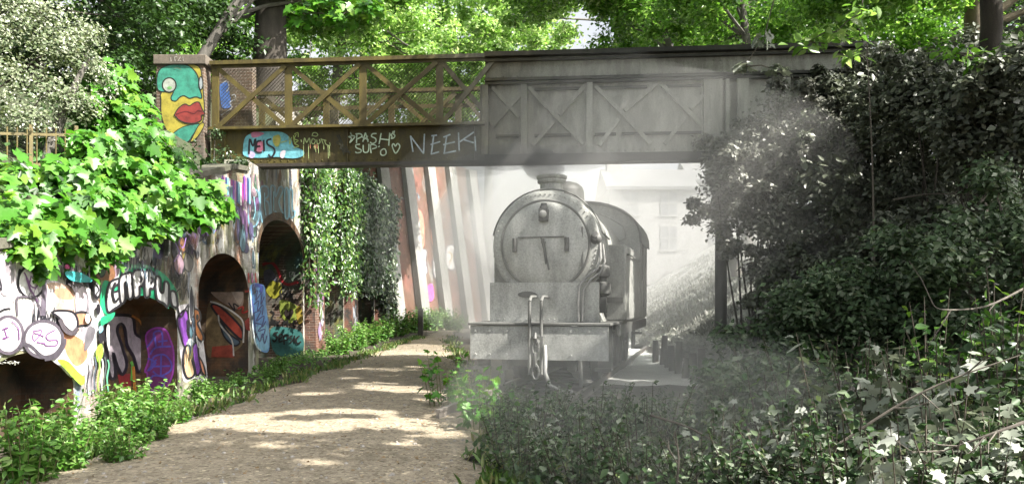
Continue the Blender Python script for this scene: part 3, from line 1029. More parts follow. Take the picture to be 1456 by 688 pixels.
s = Spray(jamb(2))      # third arch
s.fill((0.17, 0.12, 0.06), zd([(95, 310), (140, 305), (225, 365), (262, 410), (262, 505), (200, 560), (120, 575), (85, 560), (80, 400)]))
s.blob((0.34, 0.05, 0.03), BK, 3, zd([(105, 325), (150, 330), (250, 430), (252, 490), (185, 430), (150, 390)]))
s.blob((0.08, 0.12, 0.16), BK, 2.4, zd([(150, 400), (190, 460), (245, 500), (215, 520), (165, 470)]))
s.fill((0.28, 0.05, 0.03), zd([(110, 525), (215, 515), (215, 578), (105, 575)]), sm=False)
s.line((0.55, 0.53, 0.50), 2.2, zd([(100, 305), (150, 320), (225, 365), (262, 410), (262, 505)]))
s.line((0.50, 0.48, 0.45), 2.0, zd([(140, 370), (150, 420), (205, 490), (215, 570)]))
s.fill((0.26, 0.19, 0.15), zd([(100, 250), (130, 195), (200, 180), (250, 220), (265, 280), (250, 340), (200, 330), (140, 295)]))
s.fill((0.36, 0.29, 0.24), zd([(195, 225), (240, 215), (262, 270), (245, 320), (215, 280)]))
s.line(BK, 2, zd([(190, 310), (220, 350), (215, 315), (240, 330)]))
s.line(RD, 2.2, zd([(235, 340), (262, 330), (258, 360), (285, 350)]))
s.fill((0.36, 0.05, 0.04), zd([(268, 190), (282, 180), (290, 260), (270, 260)]), sm=False)
s.fill((0.30, 0.05, 0.04), zd([(270, 400), (292, 380), (295, 450), (275, 440)]), sm=False)
s.line((0.02, 0.02, 0.02), 2, zd([(95, 150), (140, 130), (110, 165), (180, 140), (150, 165), (225, 135), (230, 160), (120, 150)]))
s.build('graffiti', wall, 'red and brown curved panels inside the third arch')

s = Spray(jamb(3))      # fourth arch: dark jamb with a name and a red line
s.line((0.30, 0.02, 0.025), 4, zd([(355, 125), (400, 115), (430, 150), (450, 200), (480, 222), (530, 208)]))
s.fill((0.25, 0.24, 0.02), zd([(372, 250), (400, 205), (440, 215), (450, 260), (410, 290)]))
s.fill((0.20, 0.25, 0.04), zd([(440, 300), (500, 310), (540, 350), (500, 410), (450, 380)]))
s.fill((0.04, 0.16, 0.15), zd([(395, 440), (470, 430), (548, 460), (545, 560), (420, 560)]))
s.fill((0.30, 0.22, 0.03), zd([(520, 340), (545, 330), (552, 400), (530, 410)]))
s.fill((0.10, 0.10, 0.13), zd([(362, 160), (400, 150), (430, 210), (400, 200), (372, 230)]))
s.fill((0.02, 0.012, 0.01), zd([(460, 360), (474, 342), (484, 352), (496, 342), (508, 358), (484, 395)]))
for L in ([(450, 290), (442, 255), (462, 235), (482, 240), (470, 270), (452, 260)], [(462, 290), (480, 262), (478, 285), (492, 262), (490, 290), (500, 265), (502, 300)], [(395, 350), (412, 362), (402, 385), (412, 400)],
          [(395, 425), (400, 395), (408, 415), (416, 395), (420, 425)], [(425, 398), (432, 410), (440, 396)], [(432, 410), (432, 428)],
          [(458, 425), (462, 396), (470, 412), (478, 396), (482, 425)], [(490, 410), (500, 412)], [(520, 398), (508, 400), (510, 425), (522, 424)], [(508, 412), (518, 412)],
          [(432, 455), (412, 460), (428, 478), (415, 500), (405, 490)], [(436, 492), (455, 470), (440, 465), (438, 500), (456, 495)], [(462, 515), (462, 470), (480, 470), (478, 490), (462, 492)],
          [(505, 470), (490, 478), (502, 495), (488, 508)], [(512, 470), (514, 505)], [(538, 472), (522, 485), (526, 510), (545, 500)]):
    s.line((0.012, 0.012, 0.012), 2.2, zd(L))
for L in ([(488, 160), (490, 185)], [(494, 160), (502, 160), (502, 182), (494, 182)], [(506, 160), (510, 182), (516, 160)]):
    s.line((0.30, 0.30, 0.30), 1.2, zd(L), sm=False)
s.build('graffiti', wall, 'black lettering and a red line inside the fourth arch')

s = Spray(back(4))      # fifth arch
s.fill((0.10, 0.035, 0.02), [(449, 440), (489, 436), (490, 470), (449, 476)], sm=False)
s.fill((0.03, 0.05, 0.10), [(450, 412), (456, 404), (486, 402), (487, 438), (470, 444), (449, 452)])
s.fill(PK, [(453, 424), (486, 414), (486, 424), (452, 434)], sm=False)
s.fill((0.45, 0.06, 0.10), [(453, 427), (486, 417), (486, 420), (452, 431)], sm=False)
s.line(WH, 2.2, [(450, 450), (458, 448), (472, 442), (488, 436)])
s.line(WH, 2.0, [(455, 408), (466, 404), (487, 402)])
for x_, l_ in ((461, 14), (468, 20), (474, 15)):
    s.line(WH, 2.6, [(x_, 444), (x_ + 0.5, 444 + l_)], sm=False)
for L in ([(456, 380), (464, 388), (458, 396)], [(460, 376), (470, 380), (464, 398)], [(466, 388), (474, 384), (470, 400)]):
    s.line((0.5, 0.06, 0.24), 2.2, L)
s.build('graffiti', wall, 'navy panel with a pink stripe inside the fifth arch')
s = Spray(back(5))
s.blob((0.30, 0.30, 0.29), BK, 4, [(502, 392), (520, 388), (528, 396), (521, 412), (528, 428), (526, 446), (512, 462), (502, 460)])
s.fill((0.05, 0.05, 0.05), ell(507, 416, 3, 5, 8))
s.build('graffiti', wall, 'large white letter inside the sixth arch')

# ================================================================== FAR WALL with battered pilasters
A = Vector((-8.2, 45.0, 0)); B = Vector((-2.4, 54.0, 0))
fd = (B - A).normalized(); fn = Vector((fd.y, -fd.x, 0))
fw = thing('buttressed_wall', 'tall brick wall with pale sloping pilasters where the cutting bends away', 'wall', A)
m_far = brickwall('far_brick', [((0.12, 0.06, 0.035), 0.7, 0.4, 0.5), ((0.17, 0.07, 0.05), 0.5, 0.52, 0.62), ((0.19, 0.18, 0.165), 0.9, 0.58, 0.66), ((0.11, 0.14, 0.16), 0.8, 0.62, 0.68)], b1=(0.12, 0.05, 0.03), b2=(0.085, 0.036, 0.022), grime=0.4)
LT = (B - A).length
mb = MB()
def FWp(u, z, off=0):
    return A + fd * u + fn * (off + (10.5 - z) * 0.14) + Vector((0, 0, z))
mb.add([FWp(0, -0.3), FWp(LT, -0.3), FWp(LT, 10.5), FWp(0, 10.5), FWp(0, 10.5, -0.8), FWp(LT, 10.5, -0.8), FWp(LT, -0.3, -2.3), FWp(0, -0.3, -2.3)],
       [(0, 1, 2, 3), (3, 2, 5, 4), (1, 6, 5, 2), (0, 3, 4, 7)])
mb.build('brick_face', m_far, fw, uvf=lambda v: ((v - A).dot(fd), v.z))
m_pil = worn('pale_pilaster', (0.27, 0.265, 0.25), (0.17, 0.165, 0.15), 1.2, 0.85)
for i in range(5):
    u = 0.9 + i * 2.2
    mb = MB()
    w2 = 0.36
    mb.add([FWp(u-w2, -0.3, 0.05), FWp(u+w2, -0.3, 0.05), FWp(u+w2, 10.4, 0.05), FWp(u-w2, 10.4, 0.05),
            FWp(u-w2, -0.3, 0.5), FWp(u+w2, -0.3, 0.5), FWp(u+w2, 10.4, 0.35), FWp(u-w2, 10.4, 0.35)],
           [(4, 5, 6, 7), (0, 4, 7, 3), (1, 2, 6, 5), (3, 7, 6, 2)])
    mb.build('pilaster', m_pil, fw)
class Batter:
    def __call__(s, px, py, off=0):
        n = (fn + Vector((0, 0, 0.14))).normalized()
        return Plane.__call__(s, px, py, off)
pl = Plane(FWp(5, 5), fn + Vector((0, 0, 0.14)))
s = Spray(pl, 0.004, 0.02)
for (x_, y_) in ((601, 372), (622, 380), (640, 366)):
    s.blob((0.55, 0.53, 0.52), (0.12, 0.11, 0.13), 1.6, [(x_ - 6, y_ - 14), (x_ + 5, y_ - 16), (x_ + 4, y_), (x_ + 6, y_ + 16), (x_ - 5, y_ + 14)])
    s.line((0.45, 0.30, 0.05), 1.4, [(x_ - 3, y_ - 8), (x_ + 2, y_ - 2), (x_ - 2, y_ + 8)])
s.fill((0.50, 0.08, 0.28), [(606, 408), (614, 404), (616, 424), (608, 428)])
s.fill((0.55, 0.20, 0.14), [(588, 300), (600, 306), (602, 350), (590, 345)])
s.fill((0.55, 0.24, 0.16), [(612, 318), (624, 322), (626, 352), (614, 350)])
s.build('graffiti', fw)
# ================================================================== FOOTBRIDGE
P0 = Vector(((300 - CX) * 18.45 / F, 18.45, 0)); P1 = Vector(((1005 - CX) * 17.45 / F, 17.45, 0))
bd = (P1 - P0).normalized(); bn = Vector((bd.y, -bd.x, 0))      # bn faces the camera
br_pl = Plane(P0, bn)
def bs(px): return (br_pl(px, HY) - P0).dot(bd)
def B3(s_, z, off=0.0): return P0 + bd * s_ + bn * off + Vector((0, 0, z))

def bridge_mat(name, left, left2, right, right2, x0=-2.0, x1=2.0):
    """old olive paint blending to milky grey along the span, haze put into the colour"""
    m, nt, p = newmat(name)
    g = gpos(nt)
    sx = N(nt, 'ShaderNodeSeparateXYZ'); nt.links.new(g, sx.inputs[0])
    nz = noise_n(nt, g, 1.6, 6, 0.65)
    ad = N(nt, 'ShaderNodeMath', operation='MULTIPLY_ADD')
    nt.links.new(nz, ad.inputs[0]); ad.inputs[1].default_value = 1.6; nt.links.new(sx.outputs[0], ad.inputs[2])
    mr = N(nt, 'ShaderNodeMapRange'); nt.links.new(ad.outputs[0], mr.inputs[0])
    mr.inputs[1].default_value = x0 + 0.8; mr.inputs[2].default_value = x1 + 0.8
    st = noise_n(nt, mapping(nt, g, (1, 1, 0.25)), 3.2, 9, 0.7)
    r = ramp(nt, st, [(0.40, (0, 0, 0)), (0.58, (1, 1, 1))])
    L = mix(nt, r.outputs[0], left, left2)
    Rr = mix(nt, r.outputs[0], right, right2)
    c = mix(nt, mr.outputs[0], L, Rr)
    fi = noise_n(nt, g, 40, 4, 0.7)
    fr = ramp(nt, fi, [(0.3, (0.75,) * 3), (0.7, (1.15,) * 3)])
    nt.links.new(mix(nt, 1, c, fr.outputs[0], 'MULTIPLY'), p.inputs['Base Color'])
    p.inputs['Roughness'].default_value = 0.62
    bump(nt, p, fi, 0.25, 0.008)
    return m
m_br = bridge_mat('bridge_paint', (0.105, 0.082, 0.016), (0.060, 0.045, 0.011), (0.40, 0.40, 0.375), (0.25, 0.247, 0.232))  # grey end carries the haze in its colour
m_gird = bridge_mat('girder_paint', (0.080, 0.064, 0.010), (0.045, 0.034, 0.008), (0.40, 0.40, 0.38), (0.28, 0.28, 0.265))
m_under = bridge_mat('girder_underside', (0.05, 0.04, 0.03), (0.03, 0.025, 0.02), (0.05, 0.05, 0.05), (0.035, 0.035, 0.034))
m_brd = bridge_mat('bridge_dark_trim', (0.09, 0.07, 0.02), (0.06, 0.045, 0.015), (0.06, 0.06, 0.056), (0.04, 0.04, 0.038))
m_wire = bridge_mat('wire_mesh', (0.10, 0.085, 0.04), (0.06, 0.05, 0.03), (0.16, 0.16, 0.15), (0.11, 0.11, 0.10))
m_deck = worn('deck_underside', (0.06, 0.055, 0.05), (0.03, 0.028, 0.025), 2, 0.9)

bridge = thing('footbridge', 'olive lattice girder footbridge over the path fading to hazy grey plates', 'footbridge', P0)
sL, sM, sR, sE = bs(300), bs(690), bs(1005), bs(1240)
def rivet_rows(mb, rows):
    for (a, b, z, off) in rows:
        for s_ in np.arange(a + 0.08, b, 0.16):
            mb.lathe(B3(s_, z, off), bn, [(0, 0.020), (0.010, 0.016), (0.014, 0.004)], 6, cap0=False)
# main girder web with flanges and stiffeners
mb = MB()
mb.obox(B3((sL + sM) / 2, 5.17, -0.03), bd * (sM - sL) / 2, bn * 0.02, (0, 0, 0.40))
rivet_rows(mb, [(sL, sM, 4.85, -0.01), (sL, sM, 5.50, -0.01)])
mb.build('main_girder', m_gird, bridge)
mb = MB()
mb.obox(B3((sL + sE) / 2, 5.585, 0.03), bd * (sM - sL + 0.02) / 2 - bd * 0, bn * 0.12, (0, 0, 0.03)) if False else None
mb.obox(B3((sL + sM) / 2, 5.60, 0.04), bd * (sM - sL) / 2, bn * 0.13, (0, 0, 0.03))
mb.build('girder_flange', m_br, bridge)
mb = MB()
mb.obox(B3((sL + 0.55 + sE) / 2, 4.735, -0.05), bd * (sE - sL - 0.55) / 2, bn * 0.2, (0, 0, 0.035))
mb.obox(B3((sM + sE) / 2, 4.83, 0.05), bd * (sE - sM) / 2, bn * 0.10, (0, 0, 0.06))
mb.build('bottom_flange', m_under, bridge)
for s_ in np.arange(sL + 0.35, sM, 2.9):
    mb = MB()
    mb.obox(B3(s_, 5.17, 0.015), bd * 0.012, bn * 0.025, (0, 0, 0.395))
    mb.build('stiffener', m_gird, bridge)
# hazy grey plate parapet on the right
mb = MB()
mb.obox(B3((sM + sE) / 2, 5.72, -0.07), bd * (sE - sM) / 2, bn * 0.02, (0, 0, 0.83))
rivet_rows(mb, [(sM, sE, 4.98, -0.05), (sM, sE, 6.44, -0.05)])
mb.build('parapet_plate', m_br, bridge)
mb = MB()
mb.obox(B3((sM + sE) / 2, 6.82, -0.05), bd * (sE - sM) / 2, bn * 0.03, (0, 0, 0.27))
rivet_rows(mb, [(sM, sE, 6.66, -0.02), (sM, sE, 6.90, -0.02)])
mb.build('fascia_plate', m_br, bridge)
mb = MB()
for z, h, o in ((6.575, 0.03, 0.03), (6.50, 0.025, 0.0), (7.00, 0.022, 0.02)):
    mb.obox(B3((sM + sE) / 2, z, o), bd * (sE - sM) / 2, bn * 0.075, (0, 0, h))
mb.build('moulding', m_brd, bridge)
# top rail
mb = MB()
mb.obox(B3((sL + sM) / 2, 7.125, 0.0), bd * (sM - sL) / 2, bn * 0.09, (0, 0, 0.045))
mb.obox(B3((sL + sM) / 2, 7.05, 0.0), bd * (sM - sL) / 2, bn * 0.02, (0, 0, 0.03))
mb.build('top_rail', m_br, bridge)
mb = MB()
mb.obox(B3((sM + sE) / 2, 7.13, 0.02), bd * (sE - sM) / 2, bn * 0.14, (0, 0, 0.05))
mb.build('top_rail', m_brd, bridge)
# posts and crossed braces
PX = [306, 410, 516, 625]
PXR = [690, 745, 838, 1005]
zb0, zt0 = 5.63, 7.02
def xbrace(a, b, z0, z1, off, w, mat):
    mb = MB(); mb.bar(B3(a, z0, off), B3(b, z1, off), w, 0.03, bd.cross(Vector((0, 0, 1))).cross(bd) + bd * 0.001); mb.build('diagonal_brace', mat, bridge)
    mb = MB(); mb.bar(B3(a, z1, off - 0.036), B3(b, z0, off - 0.036), w, 0.03, Vector((0, 0, 1))); mb.build('diagonal_brace', mat, bridge)
for off0 in (0.0, -2.7):
    for px in PX:
        mb = MB()
        s_ = bs(px)
        mb.obox(B3(s_, (zb0 + zt0) / 2, off0 - 0.01), bd * 0.085, bn * 0.015, (0, 0, (zt0 - zb0) / 2))
        mb.obox(B3(s_, (zb0 + zt0) / 2, off0 - 0.065), bd * 0.015, bn * 0.04, (0, 0, (zt0 - zb0) / 2))
        mb.build('post', m_br, bridge)
    for a, b in zip(PX, PX[1:] + [705]):
        xbrace(bs(a) + 0.06, bs(b) - 0.06, zb0, zt0, off0 + 0.03, 0.105, m_br)
for px in PXR:
    s_ = bs(px)
    mb = MB()
    mb.obox(B3(s_, 5.70, 0.0), bd * 0.07, bn * 0.05, (0, 0, 0.78))
    mb.obox(B3(s_ - 0.10, 5.70, -0.02), bd * 0.02, bn * 0.03, (0, 0, 0.78))
    mb.build('post', m_br, bridge)
def half_x(pts, w=0.085):
    for (pa, za_), (pb, zb_) in pts:
        mb = MB(); mb.bar(B3(bs(pa), za_, -0.005), B3(bs(pb), zb_, -0.005), w, 0.05, Vector((0, 0, 1)) if abs(za_ - zb_) > .1 else bd); mb.build('diagonal_brace', m_br, bridge)
half_x([((700, 6.42), (738, 5.75)), ((700, 5.55), (740, 6.25))])
half_x([((752, 6.40), (790, 5.76)), ((790, 5.76), (830, 5.12)), ((758, 5.12), (787, 5.62)), ((795, 5.78), (832, 6.42))])
half_x([((846, 6.40), (884, 5.80)), ((884, 5.80), (925, 5.10)), ((852, 5.08), (880, 5.66)), ((888, 5.84), (933, 6.42)),
        ((940, 6.42), (978, 5.80)), ((978, 5.80), (1000, 5.45)), ((945, 5.08), (975, 5.68)), ((982, 5.84), (1001, 6.15))])
for (a, b, z) in ((705, 740, 5.33), (760, 812, 5.33), (846, 876, 5.33), (884, 1000, 5.33), (760, 828, 6.36), (848, 920, 6.36), (940, 1000, 6.36)):
    mb = MB()
    mb.obox(B3((bs(a) + bs(b)) / 2, z, -0.02), bd * (bs(b) - bs(a)) / 2, bn * 0.03, (0, 0, 0.028))
    mb.build('plate_rib', m_brd, bridge)
# end pilasters at the right
for px, w in ((1018, 0.13), (1034, 0.04), (1056, 0.12), (1120, 0.05), (1190, 0.05)):
    mb = MB()
    mb.obox(B3(bs(px), 5.72, 0.0), bd * w, bn * 0.06, (0, 0, 0.80))
    mb.build('pilaster', m_br, bridge)
# rear girder and rear plate, deck
mb = MB()
mb.obox(B3((sL + sE) / 2, 5.46, -2.68), bd * (sE - sL) / 2, bn * 0.02, (0, 0, 0.19))
mb.build('main_girder', m_gird, bridge)
mb = MB()
mb.obox(B3((sL + sM) / 2, 7.125, -2.7), bd * (sM - sL) / 2, bn * 0.08, (0, 0, 0.045))
mb.obox(B3((sL + sM) / 2, 6.72, -2.74), bd * (sM - sL) / 2, bn * 0.02, (0, 0, 0.05))
mb.obox(B3((sL + sM) / 2, 5.60, -2.7), bd * (sM - sL) / 2, bn * 0.1, (0, 0, 0.03))
mb.build('rear_rail', m_brd, bridge)
mb = MB()
mb.obox(B3((sM + sE) / 2, 6.35, -2.7), bd * (sE - sM) / 2, bn * 0.02, (0, 0, 0.80))
mb.build('rear_parapet_plate', m_br, bridge)
mb = MB()
mb.obox(B3((sL + sE) / 2, 5.46, -1.37), bd * (sE - sL) / 2, bn * 1.27, (0, 0, 0.06))
for s_ in np.arange(sL + 0.5, sE, 1.4):
    mb.obox(B3(s_, 5.34, -1.37), bd * 0.06, bn * 1.2, (0, 0, 0.058))
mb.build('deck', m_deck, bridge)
# wire mesh behind the lattice
for off0 in (-0.11, -2.6):
    for a, b in zip(PX, PX[1:] + [690]):
        mb = MB()
        s0, s1 = bs(a) + 0.09, bs(b) - 0.09
        wdt, hgt = s1 - s0, zt0 - zb0
        for dirn in (1, -1):
            if dirn == -1 and off0 < -1: continue
            k = -hgt
            while k < wdt:
                # line s = k + t, z = t
                t0, t1 = max(0, -k), min(hgt, wdt - k)
                if t1 > t0 + 0.02:
                    A_, B_ = s0 + k + t0, s0 + k + t1
                    z0_, z1_ = zb0 + t0, zb0 + t1
                    if dirn == -1:
                        A_, B_ = s0 + s1 - A_, s0 + s1 - B_
                    mb.bar(B3(A_, z0_, off0), B3(B_, z1_, off0), 0.011 if dirn == 1 else 0.006, 0.006, Vector((0, 0, 1)))
                k += 0.085
        mb.build('mesh_panel', m_wire, bridge)
# writing on the girder
zg = lambda L: [(330 + x / 3.935, 170 + y / 3.935) for x, y in L]
s = Spray(br_pl, 0.0012, 0.004)
s.fill((0.16, 0.46, 0.54), zg([(75, 100), (120, 75), (180, 68), (280, 72), (330, 110), (345, 150), (400, 175), (395, 205), (340, 218), (250, 210), (150, 215), (70, 205), (62, 160)]))
s.fill((0.50, 0.18, 0.30), zg([(110, 75), (150, 70), (180, 80), (140, 100), (112, 100)]))
s.fill((0.46, 0.40, 0.62), zg([(95, 175), (130, 190), (120, 215), (95, 210)]))
s.fill((0.60, 0.20, 0.30), zg([(130, 150), (165, 120), (180, 160), (150, 185)]))
s.fill((0.40, 0.36, 0.08), zg([(232, 95), (262, 90), (272, 125), (250, 150), (230, 130)]))
s.fill((0.62, 0.55, 0.62), zg([(275, 180), (300, 175), (290, 215), (270, 210)]))
for L in ([(95, 195), (100, 110), (118, 150), (132, 108), (128, 180)], [(165, 120), (142, 125), (140, 150), (160, 150), (138, 155), (136, 182), (168, 185)], [(178, 115), (180, 180)], [(222, 110), (198, 118), (200, 140), (232, 160), (240, 185), (220, 212), (205, 195)]):
    s.line(BK, 2.6, zg(L))
for L in ([(240, 95), (262, 88), (272, 110), (262, 145), (246, 150), (236, 130), (240, 95)], [(275, 130), (310, 120)], [(320, 95), (325, 140), (335, 100)], [(345, 90), (350, 130)], [(362, 85), (350, 110), (372, 120), (352, 135), (375, 150), (345, 160)], [(350, 85), (370, 75), (372, 100)]):
    s.line((0.34, 0.44, 0.12), 1.3, zg(L))
LG = (0.42, 0.52, 0.22)
for L in ([(402, 140), (408, 105), (420, 130), (434, 105), (440, 140)], [(452, 108), (446, 130), (460, 138), (468, 118), (452, 108)], [(450, 95), (455, 78), (472, 76), (482, 88), (470, 96), (455, 92)], [(476, 115), (480, 138), (495, 130), (490, 112)], [(500, 108), (512, 138)], [(498, 112), (530, 120)], [(520, 118), (528, 140), (550, 148), (548, 130)], [(388, 115), (392, 128)]):
    s.line(LG, 1.3, zg(L))
for x_, y_, l_ in ((402, 145, 70), (430, 140, 80), (470, 140, 45), (485, 140, 52), (515, 140, 30), (540, 150, 70), (462, 150, 20), (548, 150, 60)):
    s.line(LG, 0.8, zg([(x_, y_), (x_ + 2, y_ + l_)]), sm=False)
for x_ in (440, 466, 478):
    s.line((0.50, 0.20, 0.12), 0.9, zg([(x_, 140), (x_ + 2, 165)]), sm=False)
for L in ([(590, 90), (605, 120), (612, 150), (630, 200)], [(600, 85), (622, 140), (640, 190)], [(610, 120), (590, 135), (625, 150), (605, 165), (650, 170), (620, 180), (672, 185)], [(640, 150), (665, 200)]):
    s.line((0.03, 0.028, 0.012), 1.8, zg(L))
PG = (0.50, 0.62, 0.46)
for L in ([(665, 75), (672, 95), (655, 100), (672, 108), (662, 132), (682, 112), (690, 98), (674, 92), (665, 75)], [(905, 68), (898, 85), (888, 88), (898, 98), (894, 110), (910, 104), (914, 92), (908, 86), (912, 66)],
          [(700, 135), (702, 82)], [(694, 84), (722, 84), (730, 98), (704, 112)], [(735, 128), (748, 82), (752, 85), (765, 128)], [(728, 100), (768, 118)], [(738, 118), (764, 96)],
          [(812, 82), (790, 84), (784, 98), (806, 110), (808, 128), (790, 138), (776, 130)], [(838, 80), (826, 142)], [(886, 78), (880, 150)], [(832, 112), (884, 118)],
          [(720, 142), (698, 146), (700, 162), (724, 172), (724, 186), (704, 190), (694, 184)], [(738, 146), (740, 182), (756, 188), (768, 176), (770, 140)], [(782, 192), (780, 146), (806, 148), (812, 160), (788, 168)], [(822, 158), (830, 152)],
          [(850, 168), (836, 180), (838, 200), (854, 204), (866, 192), (862, 172), (850, 168)], [(918, 155), (908, 140), (900, 150), (908, 175), (920, 192), (938, 168), (942, 150), (930, 138), (918, 155)]):
    s.line(PG, 1.7, zg(L))
PB = (0.42, 0.50, 0.54)
for L in ([(1016, 185), (1002, 95)], [(1002, 97), (1075, 195)], [(1075, 195), (1080, 85)], [(1150, 92), (1118, 96)], [(1132, 94), (1118, 198)], [(1114, 145), (1168, 128)], [(1116, 198), (1162, 185)],
          [(1225, 88), (1186, 104)], [(1204, 96), (1190, 195)], [(1184, 146), (1250, 130)], [(1186, 194), (1256, 180)], [(1270, 78), (1274, 178)], [(1356, 75), (1276, 130)], [(1300, 118), (1355, 135)], [(1362, 100), (1366, 180)]):
    s.line(PB, 2.0, zg(L), sm=False)
s.build('graffiti', bridge, 'tags and painted lettering along the girder')

# ================================================================== BRICK PIER with a painted face
pX0, pX1, pY = (222 - CX) * 18.3 / F, (290 - CX) * 18.3 / F, 18.3
pier = thing('bridge_pier', 'dark brick pier with a green and yellow painted face and red lips', 'pier', ((pX0 + pX1) / 2, pY + 0.2, 4.4))
m_pier = brickwall('dark_pier_brick', [((0.10, 0.085, 0.07), 1.2, 0.45, 0.6), ((0.07, 0.075, 0.045), 1.4, 0.55, 0.7)], b1=(0.13, 0.08, 0.05), b2=(0.09, 0.06, 0.04), grime=0.4)
mb = MB(); mb.box(pX0, pX1, pY, pY + 0.42, 4.3, 7.06); mb.build('shaft', m_pier, pier, uvf=lambda v: (v.x + v.y, v.z), bevel=0.01)
mb = MB(); mb.box(pX0 - 0.05, pX1 + 0.06, pY - 0.05, pY + 0.47, 7.06, 7.28); mb.build('cap', worn('pier_cap', (0.14, 0.115, 0.09), (0.07, 0.06, 0.05), 3, 0.85, False), pier, bevel=0.015)
zf = lambda L: [(215 + x / 3.93, 70 + y / 3.93) for x, y in L]
s = Spray(Plane((pX0, pY, 5), (0, -1, 0)))
TE, YE, RE = (0.04, 0.24, 0.17), (0.33, 0.28, 0.04), (0.22, 0.03, 0.025)
bl = (0.015, 0.02, 0.015)
s.blob(YE, bl, 1.4, zf([(200, 86), (240, 86), (275, 110), (287, 180), (292, 250), (298, 330), (290, 400), (250, 470), (200, 490), (100, 470), (60, 380), (55, 280), (60, 240), (150, 100)]))
s.blob(TE, bl, 1.6, zf([(32, 170), (45, 120), (90, 92), (150, 84), (205, 92), (245, 125), (265, 165), (272, 220), (284, 265), (278, 276), (250, 268), (215, 276), (185, 262), (160, 270), (140, 290), (118, 288), (112, 270), (125, 235), (90, 240), (50, 236), (34, 215)]))
s.blob((0.36, 0.39, 0.34), bl, 1.8, zf(ell(102, 202, 38, 40, 14)))
s.fill((0.16, 0.36, 0.12), zf(ell(104, 218, 14, 9, 8)))
s.blob((0.34, 0.38, 0.40), bl, 1.4, zf(ell(279, 192, 11, 36, 10)))
s.blob(RE, bl, 1.4, zf([(132, 368), (155, 330), (190, 308), (215, 318), (245, 300), (270, 300), (288, 340), (302, 365), (282, 372), (284, 395), (245, 415), (190, 412), (155, 395), (140, 378)]))
s.line((0.10, 0.01, 0.012), 1.6, zf([(140, 366), (195, 350), (240, 362), (262, 345), (284, 350)]))
s.blob(TE, bl, 1.2, zf([(105, 500), (140, 460), (190, 432), (255, 420), (270, 424), (235, 480), (205, 520), (150, 528)]))
s.blob(YE, bl, 1.2, zf([(290, 412), (298, 430), (262, 490), (222, 522), (240, 480), (266, 430)]))
s.line((0.12, 0.14, 0.10), 0.9, zf([(130, 110), (150, 108), (170, 118)]))
s.build('graffiti', pier, 'green and yellow painted face with red lips')
s = Spray(Plane((pX0, pY - 0.05, 5), (0, -1, 0)))
for L in ([(130, 45), (135, 70)], [(128, 46), (145, 44)], [(165, 44), (150, 68), (168, 66)], [(178, 44), (180, 68)], [(110, 48), (112, 70)]):
    s.line((0.40, 0.38, 0.34), 0.8, zf(L), sm=False)
s.build('cap_scratches', pier)
# brick parapet seen through the first bay, with blue lettering
par = thing('approach_wall', 'dark brick parapet with blue graffiti behind the first lattice bay', 'wall', B3(-0.4, 4.4, -0.9))
mb = MB(); mb.obox(B3(0.35, 5.9, -0.55), bd * 0.45, bn * 0.12, (0, 0, 1.3)); mb.build('brick_face', m_pier, par, uvf=lambda v: (v.x, v.z))
s = Spray(Plane(B3(0, 5, -0.43), bn))
s.fill((0.08, 0.18, 0.48), zf([(385, 200), (425, 190), (440, 260), (445, 320), (400, 330), (388, 280)]))
s.line((0.40, 0.42, 0.44), 1.4, zf([(395, 190), (425, 180), (435, 215), (420, 240)]))
s.line((0.40, 0.42, 0.44), 1.4, zf([(450, 260), (470, 255), (468, 280), (440, 300), (450, 330), (390, 370)]))
s.build('graffiti', par, 'blue letters')

# ================================================================== IRON COLUMN under the right end
m_col = worn('column_iron', (0.075, 0.075, 0.072), (0.13, 0.13, 0.125), 4, 0.6)
c0 = at(1025, 430, 17.3)
colm = thing('iron_column', 'slender dark iron column holding up the grey end of the bridge', 'column', (c0.x, 17.3, 0.0))
mb = MB(); mb.lathe((c0.x, 17.3, -0.1), (0, 0, 1), [(0, 0.2), (0.35, 0.2), (0.4, 0.135), (4.45, 0.118)], 20); mb.build('shaft', m_col, colm, smooth=True)
mb = MB(); mb.lathe((c0.x, 17.3, 4.34), (0, 0, 1), [(0, 0.12), (0.05, 0.16), (0.10, 0.16), (0.16, 0.22), (0.30, 0.24), (0.355, 0.24)], 20); mb.build('capital', m_col, colm, smooth=True)

# ================================================================== FENCE on the embankment
m_fence = worn('yellow_fence_paint', (0.14, 0.11, 0.03), (0.07, 0.055, 0.02), 6, 0.6)
fA, fB = at(-25, 236, 11.2), at(108, 236, 12.0)
fence = thing('railing_fence', 'yellowed upright railing fence half hidden by leaves on the embankment', 'fence', fA)
fdir = (fB - fA).normalized()
mb = MB(); L_ = (fB - fA).length
for z in (0.02, 0.46):
    mb = MB(); mb.bar(fA + Vector((0, 0, z)), fB + Vector((0, 0, z)), 0.04, 0.02)
    mb.build('rail', m_fence, fence)
mb = MB()
for q in np.arange(0.05, L_, 0.125):
    mb.tube([fA + fdir * q + Vector((0, 0, -0.35)), fA + fdir * q + Vector((0, 0, 0.56))], 0.011, 6)
o = mb.build('paling', m_fence, fence)
for q in (0.0, L_ / 2, L_):
    mb = MB(); mb.bar(fA + fdir * q + Vector((0, 0, -0.8)), fA + fdir * q + Vector((0, 0, 0.60)), 0.05, 0.05, fdir)
    mb.build('post', m_fence, fence)

# marker post at the foot of the far wall
m_wood = worn('old_timber', (0.05, 0.045, 0.04), (0.09, 0.08, 0.07), 5, 0.85)
b0 = at(598, 474, 38)
mk = MB(); mk.box(b0.x - 0.12, b0.x + 0.12, 37.88, 38.12, -0.2, 1.25); mk.lathe((b0.x, 38, 1.25), (0, 0, 1), [(0, 0.13), (0.1, 0.02)], 8)
tag(mk.build('wooden_post', m_wood, bevel=0.02), 'short dark post at the bend of the path', 'post')

